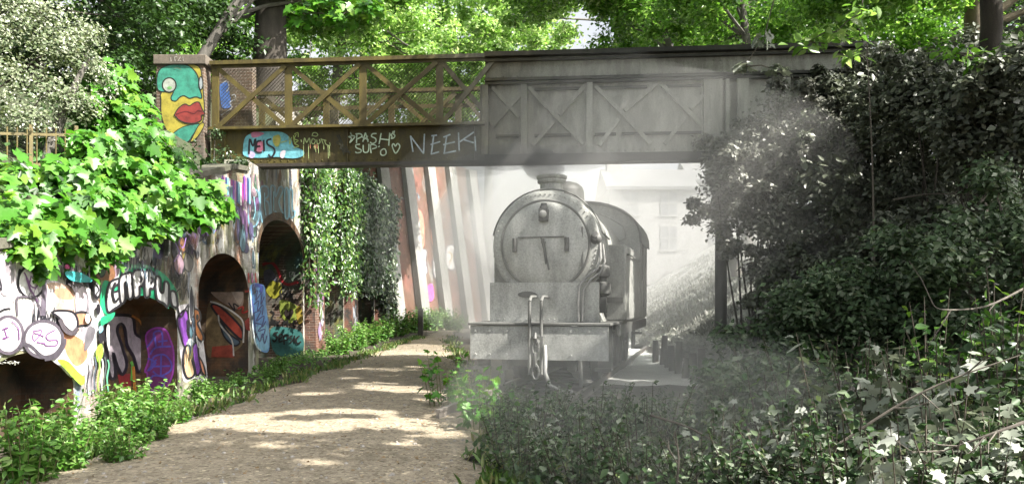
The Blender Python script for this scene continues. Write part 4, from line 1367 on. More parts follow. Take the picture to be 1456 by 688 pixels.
# line of worn timber posts along the pale bank
pts = [(932, 462, 20.5), (942, 470, 19.6), (950, 476, 18.8), (957, 488, 17.9), (964, 500, 17.1), (974, 518, 16.2), (988, 540, 15.3), (1000, 552, 14.6)]
lineposts = []
for i, (px, py, Y) in enumerate(pts):
    q = at(px, py, Y)
    mb = MB()
    hgt = 0.62 + 0.16 * math.sin(i * 2.1)
    lean = 0.06 * math.sin(i * 1.7)
    X = q.x
    zg_ = ground_z(X, Y)
    mb.tube([(X, Y, zg_ - 0.2), (X + lean * 0.5, Y, zg_ + hgt * 0.5), (X + lean, Y, zg_ + hgt)], [0.085, 0.08, 0.07], 9)
    o = mb.build('fence_post', m_wood, smooth=True)
    tag(o, ['farthest small timber post beside the engine cab', 'second timber post from the engine cab', 'third timber post from the engine cab', 'fourth timber post from the engine cab', 'fourth timber post counting from the iron column', 'third timber post counting from the iron column', 'second timber post counting from the iron column', 'nearest timber post by the foot of the iron column'][i], 'post', 'timber posts along the pale bank')
# wire strung between them
mb = MB()

# ================================================================== HOUSES far behind, pale
m_hw = worn('pale_render', (0.25, 0.25, 0.245), (0.20, 0.20, 0.195), 0.4, 0.9)
m_hr = worn('pale_slate', (0.12, 0.122, 0.125), (0.09, 0.092, 0.095), 0.6, 0.85)
m_hg = worn('house_window', (0.13, 0.135, 0.14), (0.16, 0.165, 0.17), 1, 0.3)
def house(x0, x1, Y, z0, z1, ridge, wins, label, chim):
    h = thing('terraced_house', label, 'house', ((x0 + x1) / 2, Y, z0), 0, 'pale houses above the bank')
    mb = MB(); mb.box(x0, x1, Y, Y + 8, z0 - 3, z1); mb.build('wall', m_hw, h)
    mb = MB(); mb.prism([(x0 - 0.3, Y - 0.4, z1), (x1 + 0.3, Y - 0.4, z1), (x1 + 0.3, Y + 4, ridge), (x0 - 0.3, Y + 4, ridge)], (0, 0.0, -0.25))
    mb.prism([(x0 - 0.3, Y + 8.4, z1), (x1 + 0.3, Y + 8.4, z1), (x1 + 0.3, Y + 4.01, ridge), (x0 - 0.3, Y + 4.01, ridge)], (0, 0.0, -0.25))
    r_ = mb.build('roof', m_hr, h)
    for cx_ in chim:
        mb = MB(); mb.box(cx_ - 0.6, cx_ + 0.6, Y + 3.4, Y + 4.6, ridge - 0.8, ridge + 1.7); mb.box(cx_ - 0.7, cx_ + 0.7, Y + 3.3, Y + 4.7, ridge + 1.7, ridge + 1.9)
        for k in (-0.3, 0.3): mb.tube([(cx_ + k, Y + 4, ridge + 1.9), (cx_ + k, Y + 4, ridge + 2.4)], 0.16, 8)
        mb.build('chimney', m_hw, r_)
    for (wx, wz) in wins:
        mb = MB(); mb.box(wx - 0.65, wx + 0.65, Y - 0.05, Y + 0.02, wz - 0.9, wz + 0.9); w_ = mb.build('window', m_hg, h)
        mb = MB(); mb.box(wx - 0.75, wx + 0.75, Y - 0.1, Y - 0.052, wz - 1.0, wz - 0.9); mb.box(wx - 0.04, wx + 0.04, Y - 0.075, Y - 0.052, wz - 0.9, wz + 0.9); mb.box(wx - 0.65, wx + 0.65, Y - 0.075, Y - 0.052, wz - 0.04, wz + 0.04)
        mb.build('window_frame', m_hw, w_)
house(7.6, 14.2, 62, 6, 10.6, 12.6, [(9.2, 9.3), (12.2, 9.3), (9.2, 6.6), (12.2, 6.6)], 'pale rendered house behind the engine cab on the bank top', [8.4])
house(14.6, 22.5, 64, 6.5, 11.4, 13.6, [(16.5, 9.8), (20, 9.8), (16.5, 7.0), (20, 7.0)], 'pale house with paired chimneys nearer the iron column', [15.6, 21.0])
# ================================================================== TANK ENGINE
YAW = R(14.0)
E0 = Vector((0.46, 13.4, 0.0))
eng = thing('tank_engine', 'grey steam tank engine with a large round smokebox door facing down the path', 'locomotive', E0, -YAW)
# local frame: x to the engine's side (right in the photo), y back along the boiler, z up
m_e1 = worn('engine_grey', (0.40, 0.405, 0.385), (0.21, 0.215, 0.20), 2.2, 0.48, True, 0.0, 0.3, 0.40, 0.66)
m_e2 = worn('engine_pale', (0.46, 0.465, 0.445), (0.25, 0.255, 0.24), 2.6, 0.48, True, 0.0, 0.3, 0.40, 0.66)
m_e3 = worn('engine_dark', (0.075, 0.077, 0.073), (0.13, 0.132, 0.126), 4, 0.55)
m_e4 = worn('engine_trim', (0.13, 0.132, 0.125), (0.19, 0.192, 0.184), 6, 0.5)
m_e5 = worn('bright_pipe', (0.34, 0.34, 0.33), (0.20, 0.20, 0.195), 9, 0.4)
m_glass, nt, p = newmat('cab_glass')
p.inputs['Base Color'].default_value = (0.34, 0.35, 0.34, 1); p.inputs['Roughness'].default_value = 0.15
BZ = 2.60
def part(mb, name, mat, parent=eng, **k):
    return mb.build(name, mat, parent, local=True, **k)
# frames and running plate
mb = MB(); mb.box(-0.62, -0.57, 0.08, 6.6, 0.45, 1.2); mb.box(0.57, 0.62, 0.08, 6.6, 0.45, 1.2); mb.box(-0.57, 0.57, 0.3, 0.36, 0.5, 1.15); part(mb, 'frame', m_e3)
mb = MB(); mb.box(-1.22, 1.21, -0.10, 6.9, 1.215, 1.26); part(mb, 'running_plate', m_e4, bevel=0.01)
mb = MB(); mb.box(-1.25, -1.2, 0.9, 6.8, 1.02, 1.21); mb.box(1.2, 1.25, 0.9, 6.8, 1.02, 1.21); part(mb, 'valance', m_e3)
mb = MB(); mb.box(-1.19, 1.17, -0.07, 0.0, 0.64, 1.21)
for x in (-1.1, -0.85, -0.55, 0.55, 0.85, 1.1):
    for z in (0.72, 1.12):
        mb.lathe((x, -0.07, z), (0, -1, 0), [(0, 0.022), (0.012, 0.018)], 8)
part(mb, 'buffer_beam', m_e2)
# front plate and saddle under the smokebox
mb = MB(); mb.box(-0.98, 0.95, 0.42, 0.50, 1.262, 1.95)
for k in range(19):
    for z in (1.31, 1.90):
        mb.lathe((-0.92 + k * 0.10, 0.42, z), (0, -1, 0), [(0, 0.014), (0.010, 0.010), (0.012, 0.003)], 6, cap0=False)
part(mb, 'front_plate', m_e2)
mb = MB(); mb.prism([(-0.95, 0.505, 1.262), (0.95, 0.505, 1.262), (0.62, 0.505, 2.0), (-0.62, 0.505, 2.0)], (0, 1.0, 0)); part(mb, 'saddle', m_e1)
mb = MB(); mb.lathe((0, 0, 0), (0, -1, 0), [(0, 1.0), (0.02, 1.0)], 20)
for v in mb.v:
    v.x, v.z = v.x * 0.17 - 0.30, v.z * 0.055 + 1.74
    v.y = v.y + 0.418
part(mb, 'lamp_recess', m_e3)
# boiler, smokebox, door
mb = MB(); mb.lathe((0, 0.52, BZ), (0, 1, 0), [(0, 0.90), (0.03, 0.955), (0.10, 0.955), (0.13, 0.92), (1.15, 0.92), (1.16, 0.945), (1.24, 0.945), (1.25, 0.90), (4.2, 0.90)], 64)
for k in range(64):
    a = 2 * math.pi * k / 64
    mb.lathe((0.895 * math.cos(a), 0.545, BZ + 0.895 * math.sin(a)), (0, -1, 0), [(0.02, 0.016), (0.034, 0.012), (0.038, 0.003)], 6, cap0=False)
part(mb, 'smokebox', m_e1, smooth=True)
mb = MB(); mb.lathe((0, 0.53, BZ), (0, -1, 0), [(0, 0.77), (0.05, 0.765), (0.075, 0.735), (0.085, 0.70), (0.10, 0.68), (0.13, 0.50), (0.152, 0.28), (0.158, 0.02)], 64, cap0=False)
door = part(mb, 'smokebox_door', m_e2, smooth=True)
mb = MB()
nt_ = 72
for k in range(nt_):
    a0, a1 = 2*math.pi*k/nt_, 2*math.pi*(k+1)/nt_
    mb.tube([(0.775*math.cos(a0), 0.49, BZ+0.775*math.sin(a0)), (0.775*math.cos(a1), 0.49, BZ+0.775*math.sin(a1))], 0.028, 6, cap=False)
part(mb, 'door_rim', m_e4, door, smooth=True)
mb = MB()
mb.tube([(0, 0.40, BZ+0.04), (0, 0.29, BZ+0.04)], 0.035, 10)
mb.bar((0.0, 0.31, BZ+0.10), (0.06, 0.31, BZ-0.34), 0.045, 0.03, (1, 0, 0))
mb.bar((-0.03, 0.285, BZ+0.12), (0.11, 0.285, BZ-0.44), 0.03, 0.025, (1, 0, 0))
part(mb, 'door_handle', m_e3, door)
mb = MB(); mb.bar((-0.46, 0.37, BZ+0.13), (0.36, 0.37, BZ+0.13), 0.022, 0.02, (0, 0, 1)); part(mb, 'cross_bar', m_e3, door)
for x in (-0.52, 0.40):
    mb = MB(); mb.box(x-0.035, x+0.035, 0.35, 0.44, BZ-0.12, BZ+0.12); mb.lathe((x, 0.36, BZ-0.12), (0, 0, 1), [(0, 0.03), (0.24, 0.03)], 10); part(mb, 'hinge', m_e3, door)
mb = MB(); mb.bar((0.66, 0.44, BZ+0.30), (0.66, 0.44, BZ-0.42), 0.03, 0.02, (1, 0, 0)); part(mb, 'hinge_strap', m_e4, door)
# lamp on its bracket at the top of the door
mb = MB(); mb.box(-0.08, 0.08, 0.30, 0.46, BZ+0.40, BZ+0.62); mb.lathe((0, 0.38, BZ+0.62), (0, 0, 1), [(0, 0.085), (0.05, 0.06), (0.10, 0.05)], 14); lamp = part(mb, 'lamp', m_e3, bevel=0.01)
mb = MB(); mb.lathe((0, 0.30, BZ+0.52), (0, -1, 0), [(0, 0.065), (0.03, 0.065), (0.04, 0.045)], 18); part(mb, 'lens', m_e5, lamp, smooth=True)
# chimney
mb = MB()
mb.lathe((0, 1.08, BZ+0.80), (0, 0, 1), [(0, 0.36), (0.05, 0.30), (0.10, 0.245), (0.16, 0.222), (0.34, 0.205), (0.36, 0.25), (0.39, 0.265), (0.42, 0.25), (0.44, 0.275), (0.48, 0.28), (0.50, 0.25), (0.50, 0.19), (0.36, 0.17)], 36, cap0=True)
part(mb, 'chimney', m_e1, smooth=True)
# dome and safety valve casing
mb = MB(); mb.lathe((0.0, 2.35, BZ+0.80), (0, 0, 1), [(0, 0.48), (0.05, 0.42), (0.12, 0.40), (0.38, 0.39), (0.46, 0.36), (0.53, 0.27), (0.57, 0.14), (0.575, 0.01)], 32); part(mb, 'dome', m_e3, smooth=True)
mb = MB(); mb.box(-0.25, 0.25, 3.75, 4.15, BZ+0.75, BZ+1.10); mb.tube([(-0.1, 3.95, BZ+1.1), (-0.1, 3.95, BZ+1.28)], 0.05, 10); mb.tube([(0.1, 3.95, BZ+1.1), (0.1, 3.95, BZ+1.28)], 0.05, 10); part(mb, 'safety_valve', m_e3, bevel=0.03)
# small fittings on the smokebox shoulders
mb = MB(); mb.lathe((-0.57, 0.85, BZ+0.62), (-0.3, 0, 1), [(0, 0.06), (0.10, 0.06), (0.12, 0.11), (0.17, 0.11), (0.19, 0.05)], 14); part(mb, 'snifting_valve', m_e4, smooth=True)
mb = MB(); mb.lathe((0.88, 0.62, BZ+0.10), (0, -1, 0), [(0, 0.10), (0.10, 0.10), (0.13, 0.07), (0.17, 0.04)], 16); part(mb, 'clack_valve', m_e3, smooth=True)
mb = MB(); mb.lathe((0.86, 0.50, BZ+0.17), (0.4, -1, 0), [(0, 0.05), (0.06, 0.05)], 12); part(mb, 'knob', m_e5, smooth=True)
# handrail round the smokebox
mb = MB()
H = []
for k in range(25):
    a = R(12 + k * 156 / 24)
    H.append((1.0 * math.cos(a), 0.66, BZ + 1.0 * math.sin(a)))
H = [(0.93, 2.0, BZ + 0.2)] + H + [(-0.93, 2.0, BZ + 0.2)]
mb.tube(H, 0.016, 8); part(mb, 'handrail', m_e4, smooth=True)
# brake pump and pipes low on the right
mb = MB()
mb.lathe((0.98, 0.75, 1.72), (0, 0, 1), [(0, 0.10), (0.04, 0.13), (0.22, 0.13), (0.25, 0.06), (0.31, 0.06), (0.34, 0.12), (0.50, 0.12), (0.54, 0.05)], 18)
mb.box(0.86, 1.04, 0.66, 0.84, 1.42, 1.70); part(mb, 'brake_pump', m_e3, smooth=True)
mb = MB()
mb.tube([(0.95, 0.55, BZ+0.02), (0.97, 0.50, BZ-0.25), (0.92, 0.42, BZ-0.42), (0.72, 0.38, BZ-0.58), (0.62, 0.36, BZ-0.72), (0.60, 0.36, 1.6), (0.61, 0.36, 1.27)], 0.024, 8); part(mb, 'pipe', m_e5, smooth=True)
mb = MB()
mb.tube([(1.0, 0.56, BZ+0.0), (1.04, 0.50, BZ-0.30), (0.98, 0.42, BZ-0.48), (0.80, 0.38, BZ-0.62), (0.69, 0.36, BZ-0.78), (0.67, 0.36, 1.27)], 0.018, 8); part(mb, 'pipe', m_e5, smooth=True)
# side tanks
for sx_ in (-1, 1):
    x0, x1 = sorted((sx_ * 0.89, sx_ * 1.27))
    mb = MB(); mb.box(x0, x1, 1.75, 4.55, 1.262, 2.68); part(mb, 'side_tank', m_e1, bevel=0.03)
    mb = MB(); mb.box(*sorted((sx_ * 0.93, sx_ * 1.22)), 1.70, 1.749, 1.60, 1.70); part(mb, 'tank_step', m_e3)
    mb = MB(); mb.tube([(sx_ * 1.31, 1.9, 2.5), (sx_ * 1.31, 4.4, 2.5)], 0.016, 8)
    for yy in (1.9, 3.1, 4.4): mb.tube([(sx_ * 1.26, yy, 2.5), (sx_ * 1.31, yy, 2.5)], 0.018, 6)
    part(mb, 'handrail', m_e4)
# cab: front sheet, sides, rear, arched roof
cy0, cy1 = 4.56, 6.5
def arc(r0, n=20, hw=1.29, z0=2.92, zt=3.80):
    return [(hw * math.cos(math.pi * k / n), z0 + (zt - z0) * max(0.0, math.sin(math.pi * k / n)) ** 0.8) for k in range(n + 1)]
A_ = arc(0)
mb = MB(); mb.prism([(-1.28, cy0, 1.262), (1.28, cy0, 1.262)] + [(x, cy0, z) for x, z in A_], (0, 0.04, 0)); part(mb, 'cab_front', m_e1)
mb = MB(); mb.prism([(-1.28, cy1, 1.262), (1.28, cy1, 1.262)] + [(x, cy1, z) for x, z in A_], (0, 0.04, 0)); part(mb, 'cab_rear', m_e1)
for sx_ in (-1, 1):
    x0, x1 = sorted((sx_ * 1.245, sx_ * 1.285))
    mb = MB(); mb.box(x0, x1, 4.602, 5.1, 1.262, 2.95); mb.box(x0, x1, 5.75, 6.498, 1.262, 2.95); mb.box(x0, x1, 5.1, 5.75, 1.262, 2.1); part(mb, 'cab_side', m_e1)
    for yy in (5.12, 5.73):
        mb = MB(); mb.tube([(sx_ * 1.33, yy, 1.5), (sx_ * 1.33, yy, 2.7)], 0.018, 8); part(mb, 'grab_rail', m_e5)
    mb = MB(); mb.box(*sorted((sx_ * 1.05, sx_ * 1.25)), 5.15, 5.70, 0.55, 0.60); mb.box(*sorted((sx_ * 1.05, sx_ * 1.25)), 5.15, 5.70, 0.88, 0.92); mb.box(*sorted((sx_ * 1.04, sx_ * 1.08)), 5.13, 5.72, 0.55, 1.2); part(mb, 'cab_step', m_e3)
mb = MB()
O_ = arc(0, 20, 1.34, 2.90, 3.86); I_ = arc(0, 20, 1.29, 2.92, 3.81)
n_ = len(O_)
vs_ = [(x, cy0 - 0.10, z) for x, z in O_] + [(x, cy0 - 0.10, z) for x, z in I_] + [(x, cy1 + 0.25, z) for x, z in O_] + [(x, cy1 + 0.25, z) for x, z in I_]
fs_ = []
for k in range(n_ - 1):
    fs_ += [(k, k+1, n_+k+1, n_+k), (2*n_+k, 3*n_+k, 3*n_+k+1, 2*n_+k+1), (k, 2*n_+k, 2*n_+k+1, k+1), (n_+k, n_+k+1, 3*n_+k+1, 3*n_+k)]
fs_ += [(0, n_, 3*n_, 2*n_), (n_-1, 3*n_-1, 4*n_-1, 2*n_-1)]
mb.add(vs_, fs_); part(mb, 'cab_roof', m_e3)
# spectacle windows, one either side of the boiler
for sx_ in (-1, 1):
    W_ = [(0.28, 3.18), (0.28, 3.58)] + [(0.28 + 0.65 * k / 6, 3.58 - 0.30 * (k / 6) ** 1.6) for k in range(1, 7)] + [(0.98, 3.02), (0.80, 2.95)]
    mb = MB(); mb.prism([(sx_ * x, cy0 - 0.012, z) for x, z in W_], (0, 0.01, 0)); w_ = part(mb, 'spectacle_window', m_glass)
    mb = MB(); mb.tube([(sx_ * x, cy0 - 0.015, z) for x, z in W_ + W_[:1]], 0.02, 6); part(mb, 'frame', m_e5, w_)
mb = MB(); mb.box(-1.2, 1.2, 6.55, 7.6, 1.262, 2.6); part(mb, 'bunker', m_e1, bevel=0.03)
# coupling gear in front
mb = MB(); mb.box(-0.09, 0.09, -0.16, -0.071, 0.84, 1.04); mb.tube([(0, -0.16, 0.95), (0, -0.30, 0.96), (0, -0.36, 1.02), (0, -0.32, 1.10)], [0.045, 0.04, 0.035, 0.02], 10); part(mb, 'coupling_hook', m_e3, smooth=True)
mb = MB()
for k in range(3):
    z = 0.86 - 0.2 * k
    L_ = []
    for i in range(17):
        a = 2 * math.pi * i / 16
        d = Vector((0.055 * math.cos(a), 0, 0.12 * math.sin(a)))
        if k % 2: d = Vector((0, 0.055 * math.cos(a), 0.12 * math.sin(a)))
        L_.append(Vector((0, -0.31, z)) + d)
    mb.tube(L_, 0.018, 6, cap=False)
part(mb, 'coupling_chain', m_e3, smooth=True)
for x in (-0.14, 0.06):
    mb = MB(); mb.tube([(x, -0.13, 1.62), (x, -0.13, 0.40)], 0.028, 10); mb.tube([(x, -0.13, 1.62), (x, 0.0, 1.70), (x, 0.42, 1.70)], 0.026, 10); part(mb, 'vacuum_standard', m_e4, smooth=True)
mb = MB(); mb.tube([(0.12, -0.12, 0.88), (0.15, -0.22, 0.70), (0.16, -0.30, 0.45), (0.24, -0.32, 0.25), (0.42, -0.30, 0.16), (0.60, -0.22, 0.14)], [0.035] * 6, 10); part(mb, 'brake_hose', m_e5, smooth=True)
# guard irons, steps, wheels
for sx_ in (-1, 1):
    mb = MB(); mb.prism([(sx_ * 0.60, 0.16, 1.0), (sx_ * 0.60, 0.40, 1.0), (sx_ * 0.66, 0.22, 0.18), (sx_ * 0.66, 0.12, 0.18)], (sx_ * 0.05, 0, 0)); part(mb, 'guard_iron', m_e3)
    mb = MB(); mb.box(*sorted((sx_ * 0.92, sx_ * 1.2)), 0.10, 0.36, 0.45, 0.50); mb.box(*sorted((sx_ * 0.94, sx_ * 1.18)), 0.32, 0.36, 0.45, 1.2); part(mb, 'front_step', m_e3)
    mb = MB(); mb.box(*sorted((sx_ * 0.64, sx_ * 1.12)), 0.42, 1.25, 0.62, 1.10); part(mb, 'cylinder_block', m_e3, bevel=0.06)
for yy, rr in ((1.75, 0.50), (3.2, 0.84), (4.9, 0.84), (6.5, 0.50)):
    for sx_ in (-1, 1):
        mb = MB()
        mb.lathe((sx_ * 0.68, yy, rr + 0.165), (sx_, 0, 0), [(-0.02, rr + 0.03), (0.01, rr + 0.03), (0.015, rr), (0.12, rr - 0.01), (0.13, rr - 0.07), (0.09, rr - 0.08), (0.08, 0.14), (0.15, 0.12), (0.15, 0.01)], 36)
        w_ = part(mb, 'wheel', m_e3, smooth=True)
        mb = MB()
        for k in range(10):
            a = 2 * math.pi * k / 10
            mb.bar((sx_ * 0.785, yy + 0.1 * math.cos(a), rr + 0.165 + 0.1 * math.sin(a)), (sx_ * 0.785, yy + (rr - 0.07) * math.cos(a), rr + 0.165 + (rr - 0.07) * math.sin(a)), 0.05, 0.03, (1, 0, 0))
        part(mb, 'spokes', m_e4, w_)
# ------------------------------------------------------------------ track under it
Mx = FRAME[eng.name]
trk = thing('railway_track', 'rails and sleepers under the grey engine', 'railway track', E0, -YAW)
m_rail = worn('rusty_rail', (0.10, 0.085, 0.075), (0.17, 0.155, 0.14), 8, 0.5)
for sx_ in (-1, 1):
    mb = MB(); x = sx_ * 0.752
    mb.prism([(x-0.065, -3, 0.03), (x+0.065, -3, 0.03), (x+0.02, -3, 0.05), (x+0.02, -3, 0.13), (x+0.035, -3, 0.135), (x+0.035, -3, 0.165), (x-0.035, -3, 0.165), (x-0.035, -3, 0.135), (x-0.02, -3, 0.13), (x-0.02, -3, 0.05)], (0, 46, 0))
    mb.build('rail', m_rail, trk, local=True)
for k in range(58):
    mb = MB(); y = -2.8 + k * 0.78
    mb.box(-1.28, 1.28, y - 0.125, y + 0.125, -0.08, 0.028)
    mb.build('sleeper', m_wood, trk, local=True)
# ================================================================== VEGETATION
m_bark = worn('dark_bark', (0.030, 0.025, 0.020), (0.055, 0.047, 0.037), 5, 0.95, True, bump_s=0.6)
m_barkl = worn('pale_bark', (0.20, 0.16, 0.11), (0.11, 0.09, 0.065), 6, 0.9, True, bump_s=0.5)
m_barkg = worn('grey_bark', (0.13, 0.12, 0.105), (0.07, 0.065, 0.055), 6, 0.9, True, bump_s=0.5)
m_stem = worn('green_stem', (0.10, 0.13, 0.04), (0.12, 0.09, 0.05), 9, 0.8)
m_dtwig = worn('dark_twig', (0.075, 0.062, 0.045), (0.04, 0.034, 0.026), 9, 0.9)
m_twig = worn('dry_twig', (0.13, 0.115, 0.095), (0.07, 0.06, 0.05), 9, 0.85)
l_maple = leafmat('maple_leaf', [(0.035, 0.12, 0.012), (0.055, 0.19, 0.016), (0.085, 0.25, 0.022), (0.16, 0.29, 0.03)], 0.38, 0.42, 0.5)
l_wood = leafmat('woodland_leaf', [(0.05, 0.13, 0.016), (0.10, 0.23, 0.03), (0.16, 0.33, 0.05), (0.30, 0.44, 0.14)], 0.55, 0.34, 0.6)
l_wood2 = leafmat('light_woodland_leaf', [(0.09, 0.19, 0.035), (0.17, 0.31, 0.07), (0.26, 0.42, 0.12), (0.50, 0.58, 0.36)], 0.55, 0.32, 0.7)
l_shade = leafmat('shade_leaf', [(0.02, 0.05, 0.012), (0.03, 0.07, 0.016), (0.05, 0.10, 0.025)], 0.3, 0.45)  # darkened leaf tones; shade of the left bank put into the colour
l_haw = leafmat('hawthorn_leaf', [(0.09, 0.13, 0.06), (0.13, 0.17, 0.085), (0.20, 0.235, 0.14), (0.30, 0.32, 0.23)], 0.3, 0.4)
l_blos = leafmat('white_blossom', [(0.55, 0.55, 0.48), (0.68, 0.68, 0.63)], 0.3, 0.6, 0.2, (1, 1, 0.95))
l_ivy = leafmat('ivy_leaf', [(0.018, 0.055, 0.012), (0.03, 0.085, 0.015), (0.06, 0.14, 0.022), (0.15, 0.24, 0.045)], 0.25, 0.3, 0.7)
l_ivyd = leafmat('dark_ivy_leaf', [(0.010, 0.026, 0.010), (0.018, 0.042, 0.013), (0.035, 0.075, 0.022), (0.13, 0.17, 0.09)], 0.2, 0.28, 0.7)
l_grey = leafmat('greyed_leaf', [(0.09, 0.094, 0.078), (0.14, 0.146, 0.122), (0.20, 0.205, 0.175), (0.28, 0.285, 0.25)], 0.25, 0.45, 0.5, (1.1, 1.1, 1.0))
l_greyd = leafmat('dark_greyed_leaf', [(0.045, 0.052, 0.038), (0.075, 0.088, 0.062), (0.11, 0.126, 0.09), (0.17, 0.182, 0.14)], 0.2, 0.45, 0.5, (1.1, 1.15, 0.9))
l_und = leafmat('undergrowth_leaf', [(0.016, 0.036, 0.012), (0.024, 0.056, 0.018), (0.036, 0.08, 0.026), (0.06, 0.11, 0.04), (0.10, 0.14, 0.075), (0.24, 0.27, 0.21)], 0.25, 0.5, 0.35, (1.2, 1.25, 0.8))
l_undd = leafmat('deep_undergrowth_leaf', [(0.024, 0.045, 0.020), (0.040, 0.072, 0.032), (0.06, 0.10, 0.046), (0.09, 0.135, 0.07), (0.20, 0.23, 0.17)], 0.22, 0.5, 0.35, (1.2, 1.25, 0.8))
l_pale = leafmat('pale_lit_leaf', [(0.12, 0.145, 0.10), (0.19, 0.215, 0.165), (0.30, 0.32, 0.28)], 0.2, 0.4, 0.5, (1, 1.05, 0.85))  # pale tones put the light on the leaves into their colour
l_net = leafmat('nettle_leaf', [(0.04, 0.12, 0.015), (0.075, 0.20, 0.026), (0.13, 0.28, 0.05), (0.24, 0.36, 0.12)], 0.4, 0.42)
l_litter = leafmat('fallen_leaf', [(0.20, 0.13, 0.07), (0.30, 0.22, 0.13), (0.16, 0.10, 0.05), (0.42, 0.36, 0.26)], 0.1, 0.8, 0.2, (1, 1, 0.8))

# sun targets; leaves between them and the sun are cut from the crowns
LIT = []
for X in np.arange(-4.2, -0.4, 0.55):
    LIT.append(((X, 10.0 + 0.25 * math.sin(X * 3), 0.05), 0.52))
for X in np.arange(-3.9, -1.6, 0.5):
    LIT.append(((X, 11.0 + 0.2 * math.sin(X * 2), 0.05), 0.36))
for (X, Y, r_) in ((-3.9, 8.0, .2), (-4.2, 7.4, .22), (-2.6, 8.5, .22), (-1.2, 8.7, .2), (-0.8, 9.3, .28), (-3.4, 13.4, .3), (-2.2, 13.8, .25), (-1.3, 12.6, .3),
                   (-3.3, 16.2, .32), (-2.6, 16.6, .32), (-3.6, 18.5, .3), (-2.3, 19, .3), (-3.2, 22, .35), (-2.6, 24.5, .4), (-3.5, 27, .5), (-1.9, 7.6, .18), (-1.0, 10.9, .3)):
    LIT.append(((X, Y, 0.05), r_))
for Y in np.arange(7.6, 10.3, 0.45):
    for z in (0.5, 0.95, 1.4, 1.85, 2.3):
        LIT.append((W(Y, z), 0.42))
for Y, z, r_ in ((13.3, 0.4, .3), (13.4, 0.9, .3), (13.5, 1.4, .25), (12.0, 1.85, .25), (11.3, 1.85, .25), (10.6, 1.7, .25), (14.0, 2.3, .25), (14.8, 2.9, .3), (15.5, 3.0, .25), (16.6, 2.4, .2), (16.7, 3.0, .2),
                 (13.2, 2.4, .3), (12.6, 2.6, .3), (15.8, 3.8, .3), (17.6, 1.6, .22), (17.7, 0.9, .2)):
    LIT.append((W(Y, z), r_))
for Y in np.arange(7.5, 13.5, 0.6):
    LIT.append((W(Y, 0.45, 0.7), 0.45))
for (px, py, Y, r_) in ((100, 300, 11, .8), (160, 250, 11.5, .8), (220, 280, 11.5, .8), (270, 290, 12, .6), (310, 300, 12.3, .4), (60, 150, 12, .8), (100, 60, 12, .8), (30, 350, 9.5, .6), (200, 180, 12.5, .7), (20, 80, 12, .8)):
    LIT.append((at(px, py, Y), r_))
for (px, py, Y, r_) in ((450, 300, 24.5, .8), (440, 380, 24.5, .6), (480, 330, 30, .8), (560, 420, 40, 1.2), (470, 495, 24, .7), (540, 480, 30, .8)):
    LIT.append((at(px, py, Y), r_))
for (px, py, Y, r_) in ((1210, 480, 6.0, .25), (1250, 490, 5.8, .2), (1100, 540, 6.5, .25), (1340, 470, 5.6, .2), (1290, 580, 5, .25), (1400, 540, 5, .2), (1180, 600, 5.2, .2), (960, 610, 7, .2), (1050, 520, 8, .25), (770, 610, 8.4, .2)):
    LIT.append((at(px, py, Y), r_))
for (px, py, Y) in ((30, 40, 12.4), (90, 70, 12.2), (20, 110, 12), (70, 130, 12), (110, 150, 12.2), (40, 170, 11.8), (130, 100, 12.6), (60, 20, 12.6), (10, 200, 11.6), (85, 190, 12), (120, 50, 12.6), (20, 5, 12.5), (150, 130, 12.8),
                  (160, 200, 12), (120, 240, 11.5), (60, 300, 10), (90, 330, 9.6), (180, 320, 10.8), (240, 260, 12), (280, 290, 12), (20, 250, 11)):
    LIT.append((at(px, py, Y), 0.55))
for (X, Y, z, r_) in ((0.45, 13.5, 2.6, 1.15), (0.5, 13.4, 1.2, 0.9), (1.5, 13.6, 1.6, 0.8), (1.3, 15.5, 3.2, 0.9), (3.6, 15.6, 3.0, 0.8), (5.0, 16.2, 4.0, 0.7)):  # gaps added in the crowns to sunlight the engine and its haze
    LIT.append(((X, Y, z), r_))
for (X, Y) in ((3.2, 16.2), (3.0, 18.5), (3.4, 21), (3.9, 24), (5.0, 21), (5.5, 25)):  # gaps added to brighten the ballast and pale bank
    LIT.append(((X, Y, 0.3), 0.9))
LIT_FAR = [((X, Y, z), 1.0) for X in (-1, 1.5, 4, 7, 10) for Y in (22, 26, 30, 35, 40, 46) for z in (0.3,)]  # gaps added so sun reaches ground and haze beyond the bridge

